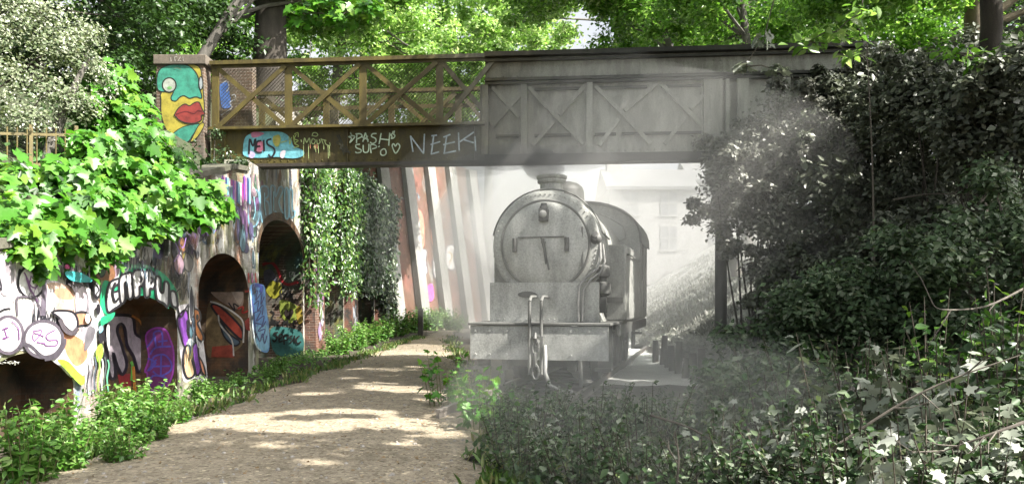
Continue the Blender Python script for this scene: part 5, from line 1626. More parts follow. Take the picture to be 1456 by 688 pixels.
def tree(name, label, base, pts, rad, crowns, nclump, crad, nleaf, lsize, mat, bark, cat='tree', group=None, shape='diamond', seed=1, carve=None, limbs=7, flat=0.62, zmin=-0.6):
    r = np.random.default_rng(seed)
    t = thing(name, label, cat, base, 0, group)
    mb = MB()
    pts = [Vector(p) for p in pts]
    mb.tube(pts, rad, 12)
    tr = mb.build('trunk', bark, t, smooth=True)
    cs = []
    for (c, rd, w) in crowns:
        cs.append(in_ellipsoid(r, c, rd, int(nclump * w), 0.35, zmin))
    cs = np.concatenate(cs)
    mb = MB()
    for i in range(limbs):
        e = Vector(cs[r.integers(len(cs))])
        k = r.uniform(0.45, 0.98)
        a = pts[0].lerp(pts[-1], k)
        j = min(len(pts) - 2, int(k * (len(pts) - 1)))
        a = pts[j].lerp(pts[j + 1], k * (len(pts) - 1) - j)
        m = a.lerp(e, 0.5) + Vector((0, 0, 0.12 * (e - a).length)) + Vector(r.normal(0, 0.15, 3))
        q = a.lerp(m, 0.5) + Vector(r.normal(0, 0.08, 3))
        w = rad[-1] * 0.75 + 0.02
        mb.tube([a, q, m, m.lerp(e, 0.55) + Vector(r.normal(0, 0.12, 3)), e], [w, w * 0.8, w * 0.55, w * 0.35, 0.012], 7)
        for _ in range(2):
            e2 = Vector(cs[r.integers(len(cs))])
            if (e2 - m).length < 3.2:
                mb.tube([m, m.lerp(e2, 0.5) + Vector(r.normal(0, 0.12, 3)), e2], [w * 0.4, w * 0.25, 0.008], 6)
    mb.build('limbs', bark, t, smooth=True)
    P, Nn = clumps(r, cs, crad * r.uniform(0.6, 1.3, len(cs)), nleaf, flat, 0.2)
    leaves('crown', P, Nn, lsize, shape, mat, t, seed + 7, 0.45, carve=carve)
    return t

# --- trees whose canopy shades the path, trunks just outside or at the edge of the view
tree('canopy_tree', 'tall dark trunk rising among the bushes near the right edge', (6.7, 11.2, 1.1), [(6.7, 11.2, 1.0), (6.62, 11.3, 3), (6.75, 11.2, 5.5), (6.5, 11, 8.5), (6.0, 10.6, 10.5)], [0.20, 0.16, 0.14, 0.12, 0.08],
     [((3.6, 10.2, 10.2), (4.6, 4.2, 1.9), 1), ((5.5, 14.5, 10.8), (4.6, 3.4, 2.0), 0.9)], 150, 0.95, 250, 0.2, l_wood, m_bark, shape='ovate', seed=21, carve=LIT, limbs=9)
tree('canopy_tree', 'overhanging tree on the near right bank throwing dappled shade on the path', (8.6, 4.0, 1.9), [(8.6, 4.0, 1.8), (8.4, 4.1, 4), (8.0, 4.2, 7), (7.2, 4.4, 9.5)], [0.28, 0.23, 0.19, 0.10],
     [((5.4, 4.4, 9.6), (5.0, 4.6, 1.9), 1), ((8.5, 8.0, 9.2), (3.2, 4.0, 1.8), 0.6)], 160, 0.95, 250, 0.2, l_wood, m_barkg, shape='ovate', seed=22, carve=LIT, limbs=9)
tree('canopy_tree', 'broad tree behind the bushes at the right with foliage above the bridge end', (11.0, 15.5, 2.8), [(11.0, 15.5, 2.6), (10.9, 15.6, 5), (10.6, 15.8, 8), (10.2, 16, 10)], [0.34, 0.27, 0.2, 0.1],
     [((9.5, 15.5, 9.6), (4.4, 4.0, 2.4), 1)], 100, 0.95, 180, 0.2, l_wood, m_bark, shape='ovate', seed=23, carve=LIT, limbs=9)
tree('canopy_tree', 'tree leaning over the left bank with its crown above the pale hawthorn', (-9.6, 12.5, 5.2), [(-9.6, 12.5, 5.0), (-9.4, 12.6, 7), (-8.8, 12.7, 9.5), (-7.6, 12.6, 11.5)], [0.3, 0.25, 0.2, 0.1],
     [((-10.2, 16.5, 10.6), (4.0, 3.6, 2.0), 1)], 60, 0.9, 160, 0.18, l_wood, m_bark, shape='ovate', seed=24, carve=LIT, limbs=7)

# --- woodland beyond the bridge
def bigtree(px, Y, top, lab, crown, seed, mat=None, bark=None, r0=0.28, lean=(0, 0), n=62, size=0.19, nleaf=240, base_z=None, limbs=8):
    X = (px - CX) * Y / F
    bz = base_z if base_z is not None else (max(ground_z(X, Y), 0) if X > -4 else wall_top(Y) + 0.3)
    P = [(X, Y, bz - 0.4), (X + lean[0] * 0.3, Y + lean[1] * 0.3, bz + (top - bz) * 0.35), (X + lean[0] * 0.65, Y + lean[1] * .65, bz + (top - bz) * 0.68), (X + lean[0], Y + lean[1], top)]
    cr = [((X + lean[0] + c[0], Y + lean[1] + c[1], c[2]), c[3], c[4] if len(c) > 4 else 1.0) for c in crown]
    tree('woodland_tree', lab, (X, Y, bz), P, [r0, r0 * 0.85, r0 * 0.7, r0 * 0.35], cr, int(n * 1.15), 0.95, nleaf, size, mat or l_wood, bark or m_bark, group='woodland trees beyond the footbridge', seed=seed, carve=LIT + LIT_FAR, limbs=limbs)
bigtree(383, 25, 13.5, 'broad dark trunk close behind the left bays of the bridge', [(-3.2, 1.5, 13.6, (3.4, 2.6, 2.2)), (2.6, 2.0, 13.2, (2.6, 2.4, 2.0))], 31, l_wood, m_bark, 0.62, (0.1, 0), 60)
bigtree(250, 23.5, 11.5, 'thin leaning tree with a pale curved trunk above the painted pier', [(1.2, 1.8, 11.8, (2.6, 2.2, 1.8))], 32, l_wood, m_barkg, 0.20, (2.2, 0.4), 40)
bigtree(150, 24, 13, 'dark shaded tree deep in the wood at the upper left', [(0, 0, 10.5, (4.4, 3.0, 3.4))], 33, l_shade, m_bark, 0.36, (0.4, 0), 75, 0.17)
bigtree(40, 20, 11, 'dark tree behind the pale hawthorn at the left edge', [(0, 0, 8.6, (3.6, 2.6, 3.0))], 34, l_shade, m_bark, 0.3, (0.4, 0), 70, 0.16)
bigtree(470, 33, 14.5, 'sparkling pale leaved tree behind the middle lattice bays', [(0.6, 0.5, 12.0, (4.0, 3.2, 4.4))], 35, l_wood2, m_barkg, 0.26, (0.6, 0), 85, 0.20)
bigtree(300, 36, 15, 'mid green tree seen through the first lattice bays', [(0.3, 0, 12.0, (5.0, 3.0, 4.8))], 36, l_wood, m_bark, 0.32, (0.2, 0), 90, 0.21)
bigtree(500, 44, 17, 'bright spreading tree over the bend of the path', [(5.5, -2, 15.0, (5.5, 4.5, 3.6)), (3.0, 0, 12.5, (4.6, 3.5, 3.0), 0.6)], 37, l_wood2, m_barkg, 0.30, (1.0, -1), 95, 0.24)
bigtree(690, 62, 21, 'tall pale green tree rising above the centre of the bridge', [(0, 0, 18.6, (7.5, 5, 5.5))], 38, l_wood2, m_barkg, 0.42, (0.5, 0), 95, 0.32, base_z=0.0)
bigtree(1048, 30, 14.5, 'twin leaning bare trunks over the right half of the bridge', [(-2.2, 0, 13.8, (3.6, 3.2, 2.2)), (1.0, 1.5, 12.4, (2.8, 2.6, 1.8), 0.5)], 39, l_wood, m_barkg, 0.22, (-3.6, 0.3), 75, 0.19, base_z=3.0)
bigtree(1085, 27, 13.5, 'slim grey trunk leaning left above the grey plates', [(0.2, 0, 11.8, (3.4, 2.6, 3.0))], 40, l_wood, m_barkg, 0.20, (-0.9, 0), 70, 0.18, base_z=4.5)
bigtree(1052, 34, 15, 'dark trunked tree behind the right end of the bridge', [(0.5, 0.5, 13.2, (4.2, 3.2, 3.2))], 41, l_wood, m_bark, 0.52, (0.3, 0), 75, 0.2, base_z=5.5)
bigtree(1190, 25, 13, 'leafy tree beyond the top rail at the right', [(0, 0, 10.0, (3.8, 2.6, 3.6))], 42, l_wood, m_bark, 0.26, (0.3, 0), 85, 0.17, base_z=5.0)
bigtree(1385, 19, 11.5, 'thick pale trunk at the upper right corner', [(1.5, 1.0, 10.4, (3.6, 2.6, 2.6)), (-2.0, 1.5, 9.6, (2.4, 2.0, 2.2), 0.6)], 43, l_wood, m_barkl, 0.34, (0.1, 0), 75, 0.16, base_z=4.0)
bigtree(1300, 29, 14, 'bright tree filling the gap between upper right trunks', [(0, 0, 10.5, (4.4, 3.0, 4.2))], 44, l_wood2, m_bark, 0.28, (-0.3, 0), 90, 0.19, base_z=5.0)
bigtree(1470, 24, 13, 'dense tree on the bank past the right edge', [(0, 0, 9.0, (4.0, 3.0, 4.4))], 45, l_wood, m_bark, 0.3, (0, 0), 90, 0.18, base_z=4.5)
bigtree(1066, 40, 16, 'airy tree over the line with sky between its leaves', [(-4.5, -5, 14.6, (5.0, 4, 2.2)), (0, -3, 13, (3, 3, 2.5), .5)], 46, l_wood2, m_barkg, 0.28, (-3.4, -1), 80, 0.23, base_z=4.5)

# far woodland that reads as one mass on either side of the cutting
r = np.random.default_rng(50)
cs = []
for k in range(330):
    side = r.uniform()
    if side < 0.55: X, Y = r.uniform(-46, -9), r.uniform(52, 78)
    else: X, Y = r.uniform(19, 60), r.uniform(50, 84)
    zg0 = 7.5 if X < 0 else 7.0
    cs.append((X, Y, r.uniform(zg0 - 4, zg0 + 12)))
P, Nn = clumps(r, cs, r.uniform(1.4, 2.6, len(cs)), 80, 0.7, 0.2)
tag(leaves('far_woodland', P, Nn, 0.42, 'diamond', l_wood, None, 51, 0.5), kind='stuff')

def net(mb, roots, cs, w, r):
    """branches growing from clump to nearest clump"""
    done = list(roots); lvl = [0] * len(done); todo = [Vector(c) for c in cs]
    while todo:
        d, i, j = min(((a - b).length + 0.15 * lvl[k], k, m) for k, a in enumerate(done) for m, b in enumerate(todo))
        a, b = done[i], todo.pop(j)
        q = w * 0.8 ** lvl[i]
        m = a.lerp(b, .5) + Vector((0, 0, 0.06)) + Vector(r.normal(0, .04, 3))
        mb.tube([a, m, b], [q, q * 0.85, q * 0.7], 6)
        done.append(b); lvl.append(lvl[i] + 1)
# --- maple on the left bank, hanging over the wall
r = np.random.default_rng(60)
mp = thing('maple_tree', 'sunlit broad leaved maple spilling over the graffiti wall', 'tree', (-7.1, 12.0, 3.6))
CL = [(100, 300, 11.0, .50), (160, 250, 11.5, .55), (200, 205, 12, .5), (150, 325, 10.6, .45), (220, 280, 11.5, .55), (268, 288, 12, .42), (306, 298, 12.3, .26), (200, 325, 11, .36),
      (120, 222, 12.5, .55), (60, 285, 11.0, .4), (188, 160, 13, .33), (176, 134, 13.5, .34), (30, 335, 9.6, .42), (92, 345, 9.9, .32), (240, 238, 12.5, .45), (40, 300, 10.8, .45),
      (150, 182, 13, .45), (10, 280, 10.5, .4), (180, 300, 10.8, .4), (130, 272, 11.0, .45), (250, 265, 12.2, .4), (95, 262, 11.2, .36), (205, 250, 11.6, .4), (112, 372, 9.9, .22), (60, 358, 9.2, .25), (285, 300, 12.1, .3), (95, 250, 11.0, .34), (20, 250, 10.6, .3), (128, 205, 11.5, .3), (150, 292, 10.1, .3), (10, 335, 8.2, .28), (32, 345, 8.3, .28), (165, 112, 13.4, .30), (140, 122, 13, .32), (255, 310, 11.9, .26), (290, 275, 12.2, .28), (20, 345, 8.4, .3), (5, 310, 8.6, .4), (75, 320, 8.9, .35), (110, 330, 9.4, .35), (45, 372, 8.6, .2), (140, 352, 10, .3), (230, 315, 11.6, .25), (120, 150, 12.6, .34), (150, 140, 13, .34), (165, 225, 12, .5)]
cs = [at(a, b, c) for a, b, c, d in CL]
mb = MB()
mb.tube([(-7.1, 12.0, 3.4), (-7.0, 12.1, 4.0), (-6.8, 12.2, 4.7), (-6.6, 12.4, 5.4)], [0.10, 0.085, 0.065, 0.03], 10)
mb.build('trunk', m_barkg, mp, smooth=True)
mb = MB()
net(mb, [Vector((-7.1, 12.0, 3.5)), Vector((-6.8, 12.2, 4.7))], cs, 0.026, r)
mb.build('branch', m_barkg, mp, smooth=True)
P, Nn = clumps(r, cs, [d * 1.15 for a, b, c, d in CL], 125, 0.75, 0.2)
Nn = Nn + np.array([0.75, -0.55, 0.25])
leaves('crown', P, Nn, 0.168, 'maple', l_maple, mp, 61, 0.36, bias=(0.5, -0.2, -0.9))

P, Nn = clumps(r, cs, [d * 1.2 for a, b, c, d in CL], 60, 0.7, 0.2)
leaves('young_leaves', P, Nn + np.array([0.6, -0.4, 0.3]), 0.085, 'ovate', l_net, mp, 65, 0.5, bias=(0.3, -0.2, -0.6))
# --- pale hawthorn in the top left corner
ht = thing('hawthorn_tree', 'pale blossoming hawthorn filling the top left corner', 'tree', (-8.4, 12.6, 4.3))
CL = [(30, 40, 12.4, .6), (90, 70, 12.2, .6), (20, 110, 12, .6), (70, 130, 12, .55), (110, 150, 12.2, .45), (40, 170, 11.8, .5), (130, 100, 12.6, .4), (60, 20, 12.6, .6), (-5, 190, 12.4, .4), (-20, 60, 12, .6), (-25, 150, 11.6, .5), (120, 50, 12.6, .45), (20, 5, 12.5, .5), (150, 130, 12.8, .3)]
cs = [at(a, b, c) for a, b, c, d in CL]
mb = MB(); mb.tube([(-8.4, 12.6, 4.0), (-8.3, 12.5, 5.0), (-8.1, 12.5, 6.2)], [0.09, 0.07, 0.03], 9); mb.build('trunk', m_bark, ht, smooth=True)
mb = MB()
net(mb, [Vector((-8.3, 12.5, 5.0)), Vector((-8.1, 12.5, 6.2))], cs, 0.02, r)
mb.build('branch', m_bark, ht, smooth=True)
P, Nn = clumps(r, cs, [d for a, b, c, d in CL], 800, 0.7, 0.15)
leaves('crown', P, Nn + np.array([.4, -.4, 0.2]), 0.062, 'diamond', l_haw, ht, 62, 0.5)
P, Nn = clumps(r, cs, [d for a, b, c, d in CL], 110, 0.7, 0.6)
leaves('blossom', P, Nn + np.array([.3, -.4, 0.3]), 0.034, 'diamond', l_blos, ht, 63, 0.6)

# --- dark shrubs on the left bank behind the maple
def shrub(name, lab, base, CL, n, size, mat, seed, group=None, shape='diamond', carve=None, bark=None, flat=0.8, stems=5, cat='shrub', bias=None, nadd=(0, 0, 0)):
    r = np.random.default_rng(seed)
    t = thing(name, lab, cat, base, 0, group)
    cs = [Vector(c) for c, d in CL]
    mb = MB()
    for i in range(stems):
        c = cs[i % len(cs)]
        a = Vector(base) + Vector((r.normal(0, .15), r.normal(0, .15), -0.15))
        m = a.lerp(c, 0.5) + Vector(r.normal(0, 0.1, 3))
        mb.tube([a, m, c], [0.028, 0.018, 0.007], 6)
    mb.build('stem', bark or m_bark, t, smooth=True)
    P, Nn = clumps(r, cs, [d for c, d in CL], n, flat, 0.3)
    leaves('foliage', P, Nn + np.array(nadd), size, shape, mat, t, seed + 1, 0.5, carve=carve, bias=bias)
    return t
for i, (px, py, Y, w, lab) in enumerate([(30, 260, 15.5, 1.3, 'dark shrub in deep shade behind the yellowed railings at the left edge'), (120, 200, 17, 1.3, 'dark shrub between hawthorn and maple on the bank'),
                                         (215, 250, 15.5, 0.9, 'dark shrub under the maple leaves below the painted pier'), (180, 120, 19, 1.4, 'shaded shrub left of the painted pier top')]):
    c = at(px, py, Y)
    rr_ = np.random.default_rng(70 + i)
    shrub('bank_shrub', lab, (c.x, c.y, c.z - w), [(c + Vector((rr_.normal(0, w * .5), rr_.normal(0, .4), rr_.normal(0, w * .5))), 0.55) for _ in range(9)], 260, 0.11, l_shade, 80 + i)

# --- ivy curtains beyond the bridge
def ivy(lab, spans, mat, seed, size=0.13, dens=30):
    r = np.random.default_rng(seed)
    p0 = W(spans[0][0], 0.3, 0.2)
    t = thing('ivy_curtain', lab, 'ivy', p0, 0, 'ivy hanging on the far wall')
    P, Nn = [], []
    mb = MB()
    for (Ya, Yb, zt, zb_, out, ns) in spans:
        for i in range(ns):
            Y = r.uniform(Ya, Yb)
            z0 = zt - r.uniform(0, 0.5)
            z1 = zb_ + (zt - zb_) * r.uniform(0, 1) ** 1.7 * 0.85
            o = out * r.uniform(0.35, 1.0)
            q = []
            k = max(3, int((z0 - z1) / 0.45))
            for j in range(k + 1):
                f = j / k
                q.append(W(Y + r.normal(0, .05), z0 + (z1 - z0) * f, o * (0.7 + 0.3 * math.sin(3 * f + i)) + r.normal(0, .03)))
            mb.tube(q, 0.012, 5)
            nl = int(dens * (z0 - z1))
            for _ in range(nl):
                f = r.uniform()
                a = q[min(k, int(f * k))].lerp(q[min(k, int(f * k) + 1)], f * k - int(f * k))
                P.append(a + Vector(r.normal(0, 0.13, 3)))
                Nn.append(WN * 0.6 + Vector((0.25, -0.75, 0.35)))
    mb.build('stem', m_bark, t)
    leaves('foliage', np.array([tuple(p) for p in P]), np.array([tuple(p) for p in Nn]), size, 'ovate', mat, t, seed + 1, 0.45, bias=(0, 0, -1.4))
ivy('sunlit yellow green ivy hanging down the first pier past the bridge', [(23.0, 25.9, 6.9, 1.5, 0.55, 60), (25.0, 27.5, 6.9, 4.6, 0.4, 20)], l_ivy, 100)
ivy('narrow trailing ivy on the pier between the fifth and sixth arches', [(30.0, 34.0, 7.1, 1.8, 0.6, 60)], l_ivy, 102, 0.15)
ivy('thick dark ivy curtain hanging over the sixth arch', [(34.0, 42.0, 7.4, 2.0, 0.9, 120)], l_ivyd, 104, 0.19, 30)
ivy('bright edged ivy column where the arched wall ends', [(42.5, 50.0, 7.8, 0.7, 1.1, 130)], l_ivyd, 106, 0.22, 26)
ivy('light green ivy fringe beside the first pale pilaster', [(49.5, 55.0, 7.9, 1.0, 1.4, 50)], l_ivy, 108, 0.24, 20)
# small ivy at the foot of the painted pier
c = at(318, 222, 17.6)
shrub('ivy_clump', 'dark ivy clump on the wall top at the foot of the painted pier', (c.x, c.y, 4.5), [(at(306, 190, 17.9), .25), (at(318, 222, 17.5), .3), (at(300, 236, 17.2), .3), (at(330, 240, 17.2), .2), (at(285, 245, 17), .3), (at(338, 236, 17.0), .26), (at(315, 246, 16.5), .24), (at(345, 232, 17.2), .2), (at(298, 252, 16.3), .25)], 230, 0.07, l_ivyd, 112, cat='ivy')

# --- grey bushes massed on the right
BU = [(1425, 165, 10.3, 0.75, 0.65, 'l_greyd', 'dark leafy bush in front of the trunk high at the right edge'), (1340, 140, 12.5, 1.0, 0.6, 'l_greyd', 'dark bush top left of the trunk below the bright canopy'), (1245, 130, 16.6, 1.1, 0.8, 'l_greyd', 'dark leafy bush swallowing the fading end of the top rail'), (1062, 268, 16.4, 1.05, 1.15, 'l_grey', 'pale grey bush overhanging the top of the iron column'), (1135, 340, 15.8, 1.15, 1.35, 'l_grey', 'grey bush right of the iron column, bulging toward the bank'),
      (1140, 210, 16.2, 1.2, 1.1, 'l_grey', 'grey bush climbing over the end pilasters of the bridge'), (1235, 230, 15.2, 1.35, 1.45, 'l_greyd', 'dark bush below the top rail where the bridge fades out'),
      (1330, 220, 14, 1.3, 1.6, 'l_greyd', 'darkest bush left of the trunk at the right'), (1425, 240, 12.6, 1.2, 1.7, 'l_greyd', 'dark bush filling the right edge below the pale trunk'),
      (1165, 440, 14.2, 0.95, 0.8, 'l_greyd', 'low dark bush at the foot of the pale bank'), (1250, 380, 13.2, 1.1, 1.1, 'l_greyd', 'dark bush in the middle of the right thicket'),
      (1370, 390, 11.8, 1.1, 1.2, 'l_greyd', 'dark bush around the base of the tall dark trunk'), (1450, 400, 10.4, 0.9, 1.2, 'l_greyd', 'dark bush at the right edge above the pale leaves')]
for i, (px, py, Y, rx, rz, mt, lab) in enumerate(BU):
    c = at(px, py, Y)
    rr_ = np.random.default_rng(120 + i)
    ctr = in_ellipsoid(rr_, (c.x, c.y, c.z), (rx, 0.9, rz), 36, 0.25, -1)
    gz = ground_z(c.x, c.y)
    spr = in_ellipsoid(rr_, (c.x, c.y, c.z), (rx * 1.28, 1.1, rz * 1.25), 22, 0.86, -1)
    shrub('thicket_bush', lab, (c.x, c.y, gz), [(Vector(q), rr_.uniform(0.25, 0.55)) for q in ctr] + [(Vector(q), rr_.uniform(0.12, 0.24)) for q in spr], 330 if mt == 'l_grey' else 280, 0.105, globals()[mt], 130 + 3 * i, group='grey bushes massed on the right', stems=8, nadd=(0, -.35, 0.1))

r = np.random.default_rng(170)
P, Nn = [], []
cs = []
while len(cs) < 230:
    X, Y = r.uniform(5.6, 17), r.uniform(14.5, 21)
    if (X - 5.6) < (Y - 14.5) * 0.25 or (Y < 21 and Y > 16.6 and X < 7.2): continue
    cs.append((X, Y, ground_z(X, Y) + r.uniform(0.1, 4.6)))
P, Nn = clumps(r, cs, r.uniform(0.5, 1.0, len(cs)), 190, 0.8, 0.3)
tag(leaves('thicket', P, Nn + np.array([0, -.3, 0]), 0.14, 'ovate', l_greyd, None, 171, 0.5), kind='stuff')
# --- plants at ground level
def herb(name, lab, cat, seed, h, nst, spread, lsize, mat, shape='ovate', stemmat=None, per=18, group=None, loc=(0, 0, 0), umbel=False):
    r = np.random.default_rng(seed)
    t = thing(name, lab, cat, (0, 0, 0), 0, group)
    mb = MB()
    P, Nn, Z = [], [], []
    for i in range(nst):
        a = r.uniform(0, 2 * math.pi)
        d = spread * math.sqrt(r.uniform())
        b = Vector((d * 0.45 * math.cos(a), d * 0.45 * math.sin(a), -0.1))
        hh = h * r.uniform(0.55, 1.1)
        e = Vector((d * math.cos(a), d * math.sin(a), hh)) + Vector(r.normal(0, .06, 3))
        m = b.lerp(e, 0.5) + Vector((0, 0, hh * 0.1))
        mb.tube([b, m, e], [0.008, 0.006, 0.003], 5)
        for k in range(per):
            f = 0.2 + 0.8 * (k + r.uniform()) / per
            p = (b.lerp(m, f * 2) if f < .5 else m.lerp(e, f * 2 - 1))
            ang = r.uniform(0, 2 * math.pi)
            P.append(p + Vector((math.cos(ang), math.sin(ang), 0)) * lsize * r.uniform(0.1, 0.6))
            Nn.append(Vector((math.cos(ang) * 0.5, math.sin(ang) * 0.5, 0.9)))
            Z.append(lsize * (1.15 - 0.5 * f))
    mb.build('stem', stemmat or m_stem, t, smooth=True)
    leaves('foliage', np.array([tuple(p) for p in P]), np.array([tuple(p) for p in Nn]), np.array(Z), shape, mat, t, seed + 1, 0.42)
    if umbel:
        Q, Qn = [], []
        for i in range(6):
            c = Vector((r.normal(0, .2), r.normal(0, .2), h * r.uniform(0.95, 1.25)))
            for k in range(70):
                a = r.uniform(0, 6.28); d = 0.07 * math.sqrt(r.uniform())
                Q.append(c + Vector((d * math.cos(a), d * math.sin(a), r.normal(0, .008)))); Qn.append((0, 0, 1))
        leaves('flower_head', np.array([tuple(p) for p in Q]), np.array(Qn, float), 0.016, 'diamond', l_blos, t, seed + 2, 0.4)
    t.location = loc
    return t
def put(proto, spots, group):
    for i, (x, y, z, s_, lab) in enumerate(spots):
        rz = random.uniform(0, 6.28)
        if not proto.get('placed'):
            proto['placed'] = True
            proto.location = (x, y, z); proto.rotation_euler = (0, 0, rz); proto.scale = (s_,) * 3
            proto['label'] = lab; proto['group'] = group
        else:
            dup(proto, (x, y, z), rz, s_, lab, group)
G1 = 'nettles along the foot of the graffiti wall'
n1 = herb('nettle_plant', '', 'plant', 200, 0.85, 30, 0.5, 0.14, l_net, per=20)
n2 = herb('nettle_plant', '', 'plant', 203, 0.7, 34, 0.55, 0.115, l_net, per=20)
n3 = herb('cow_parsley', '', 'plant', 206, 0.9, 24, 0.42, 0.10, l_net, shape='slim', per=26, umbel=True)
def wl(Y, off, dz=0.0):
    q = W(Y, 0, off); return (q.x, q.y, dz)
put(n1, [(*wl(8.3, .75), 0.46, 'nettle clump right of the low arch mouth'), (*wl(9.2, .55), 0.68, 'tall bright nettle clump between the low arch and second arch'), (*wl(10.1, .45), 0.65, 'bright nettle clump at the left jamb of the second arch'),
         (*wl(7.4, .9), 0.50, 'nettle clump in front of the low arch'), (*wl(12.6, .45), 0.45, 'nettle clump under the purple and orange pier'), (*wl(17.6, .6), 0.46, 'leafy clump below the tall blue tag'),
         (*wl(8.0, 0.45), 0.7, 'nettle clump inside the mouth of the low arch'), (*wl(8.7, 0.95), 0.62, 'nettle clump on the path side of the low arch'), (*wl(9.6, 0.8), 0.66, 'nettle clump before the pier between low arch and second arch'), (*wl(6.9, 0.8), 0.7, 'nettle clump at the very left edge'),
         (-4.6, 6.7, 0, .6, 'dark nettle clump in the bottom left corner')], G1)
put(n2, [(*wl(7.8, 1.25), 0.53, 'low nettle clump at the left edge of the path by the corner'), (*wl(9.0, 1.05), 0.53, 'low spreading nettles on the path edge before the second arch'), (*wl(10.3, .9), 0.50, 'low nettles spilling onto the path beside the second arch'),
         (*wl(11.4, .55), 0.34, 'small nettle tuft inside the mouth of the second arch'), (*wl(13.6, .5), 0.37, 'small nettle tuft right of the purple and orange pier'), (*wl(15.2, .35), 0.34, 'small plant in the mouth of the third arch'),
         (*wl(16.4, .7), 0.43, 'plant on the path edge before the blue tag'), (*wl(24.6, .9), 1.0, 'bright weeds at the foot of the first ivy pier'), (*wl(26.8, 1.1), 1.2, 'bright weeds under the navy panel'),
         (*wl(29.5, 1.2), 1.25, 'bright weeds between the fifth arch and its pier'), (*wl(33, 1.4), 1.3, 'bright weeds below the white letter'), (*wl(37.5, 1.7), 1.5, 'bright weeds below the dark ivy curtain'),
         (*wl(42, 2.2), 1.6, 'bright weeds beside the short dark post'), (*wl(47, 3.2), 1.7, 'pale weeds under the first pilasters'), (-4.7, 46, 0, 1.8, 'pale weeds beyond the short dark post'), (-3.2, 44, 0, 1.6, 'hazy weeds at the bend of the path')], G1)
put(n3, [(-4.95, 7.3, 0, 1.05, 'white flowered cow parsley at the left edge'), (*wl(10.8, .35), 0.37, 'cow parsley beside the horseshoe letter')], 'cow parsley by the wall')

G2 = 'undergrowth between the path and the engine'
u1 = herb('bramble_clump', '', 'plant', 220, 0.95, 26, 0.55, 0.088, l_und, per=30, stemmat=m_dtwig)
u2 = herb('bramble_clump', '', 'plant', 223, 0.7, 26, 0.6, 0.072, l_und, per=28, stemmat=m_dtwig)
u3 = herb('sycamore_sapling', '', 'plant', 226, 1.05, 11, 0.45, 0.145, l_pale, shape='maple', per=12, stemmat=m_dtwig)
u4 = herb('maple_sapling', '', 'plant', 229, 1.05, 12, 0.6, 0.15, l_maple, shape='maple', per=9, stemmat=m_stem)
put(u4, [(-0.35, 9.8, 0, 0.75, 'green maple sapling on the path edge in front of the engine'), (-1.0, 12.0, 0, 0.8, 'green maple sapling beside the left end of the buffer beam'), (0.05, 8.9, 0, .5, 'small maple sapling at the near right path edge')], 'maple saplings by the path')
sp1, sp2 = [], []
for i, (px, Y, s_, lab) in enumerate([(730, 10.5, .55, 'bramble clump under the left end of the buffer beam'), (800, 10.8, .5, 'bramble clump under the coupling hook'), (870, 10.6, .5, 'bramble clump under the right end of the buffer beam'),
        (940, 10.6, .45, 'bramble clump beside the engine on the pale ballast'), (1020, 10.4, .75, 'bramble clump before the foot of the iron column'), (1080, 9.6, 1.1, 'bramble clump right of the iron column'),
        (720, 8.4, .6, 'bramble clump at the near right edge of the path'), (1160, 8.4, 1.25, 'tall bramble clump under the low dark bush'), (1250, 7.2, 1.3, 'tall bramble clump at the middle of the right foreground'),
        (1340, 6.6, 1.35, 'tall bramble clump toward the right edge'), (1440, 6.2, 1.4, 'tall bramble clump at the right edge')]):
    q = at(px, 500, Y); sp1.append((q.x, Y, ground_z(q.x, Y), s_, lab))
for i, (px, Y, s_, lab) in enumerate([(760, 9.0, .9, 'low bramble mat left of the smooth twig'), (840, 8.6, .95, 'low bramble mat in front of the engine'), (920, 8.2, 1.0, 'low bramble mat nearest the ballast'), (1000, 8.0, 1.0, 'low bramble mat before the iron column'),
        (745, 7.0, .8, 'low bramble mat on the path corner at the bottom'), (830, 6.6, .85, 'low bramble mat at the bottom centre'), (920, 6.2, .9, 'low bramble mat at the bottom right of centre'), (1020, 6.0, 1.0, 'low bramble mat among bare twigs'),
        (1110, 5.8, 1.1, 'low bramble mat in the right foreground'), (1210, 5.3, 1.2, 'low bramble mat under pale leaves'), (1320, 5.0, 1.25, 'low bramble mat near the bottom right'), (1430, 4.8, 1.3, 'low bramble mat in the bottom right corner')]):
    q = at(px, 500, Y); sp2.append((q.x, Y, ground_z(q.x, Y), s_, lab))
put(u1, sp1, G2)
put(u2, sp2, G2)
sp3 = []
for i, (px, Y, s_, lab) in enumerate([(1215, 6.3, 1.05, 'pale sycamore sapling highest in the right undergrowth'), (1345, 5.6, 1.0, 'pale sycamore sapling near the right edge'), (1130, 6.2, .72, 'pale sapling left of the tallest one'), (1290, 4.5, .75, 'large leaved pale sapling at the bottom right'),
        (1050, 7.2, .65, 'small pale sapling by the iron column'), (960, 6.4, .5, 'low pale sapling among bare twigs'), (1430, 5.2, .9, 'pale sapling against the right edge'), (770, 8.0, .45, 'lone pale leaved sapling before the engine'),
        (1380, 4.9, .62, 'pale leaved sapling between the bare twigs at the lower right'), (1240, 5.0, .6, 'pale leaved sapling under the long arching twig'), (1160, 5.4, .5, 'pale leaved sapling left of the arching twig'), (1440, 4.5, .6, 'pale leaved sapling in the bottom right corner'), (1090, 5.9, .45, 'small pale leaved sapling at the lower centre right'), (1290, 6.4, .95, 'pale leaved sapling just right of the tallest pale one')]):
    q = at(px, 500, Y); sp3.append((q.x, Y, ground_z(q.x, Y), s_, lab))
put(u3, sp3, 'silvery saplings in the right undergrowth')
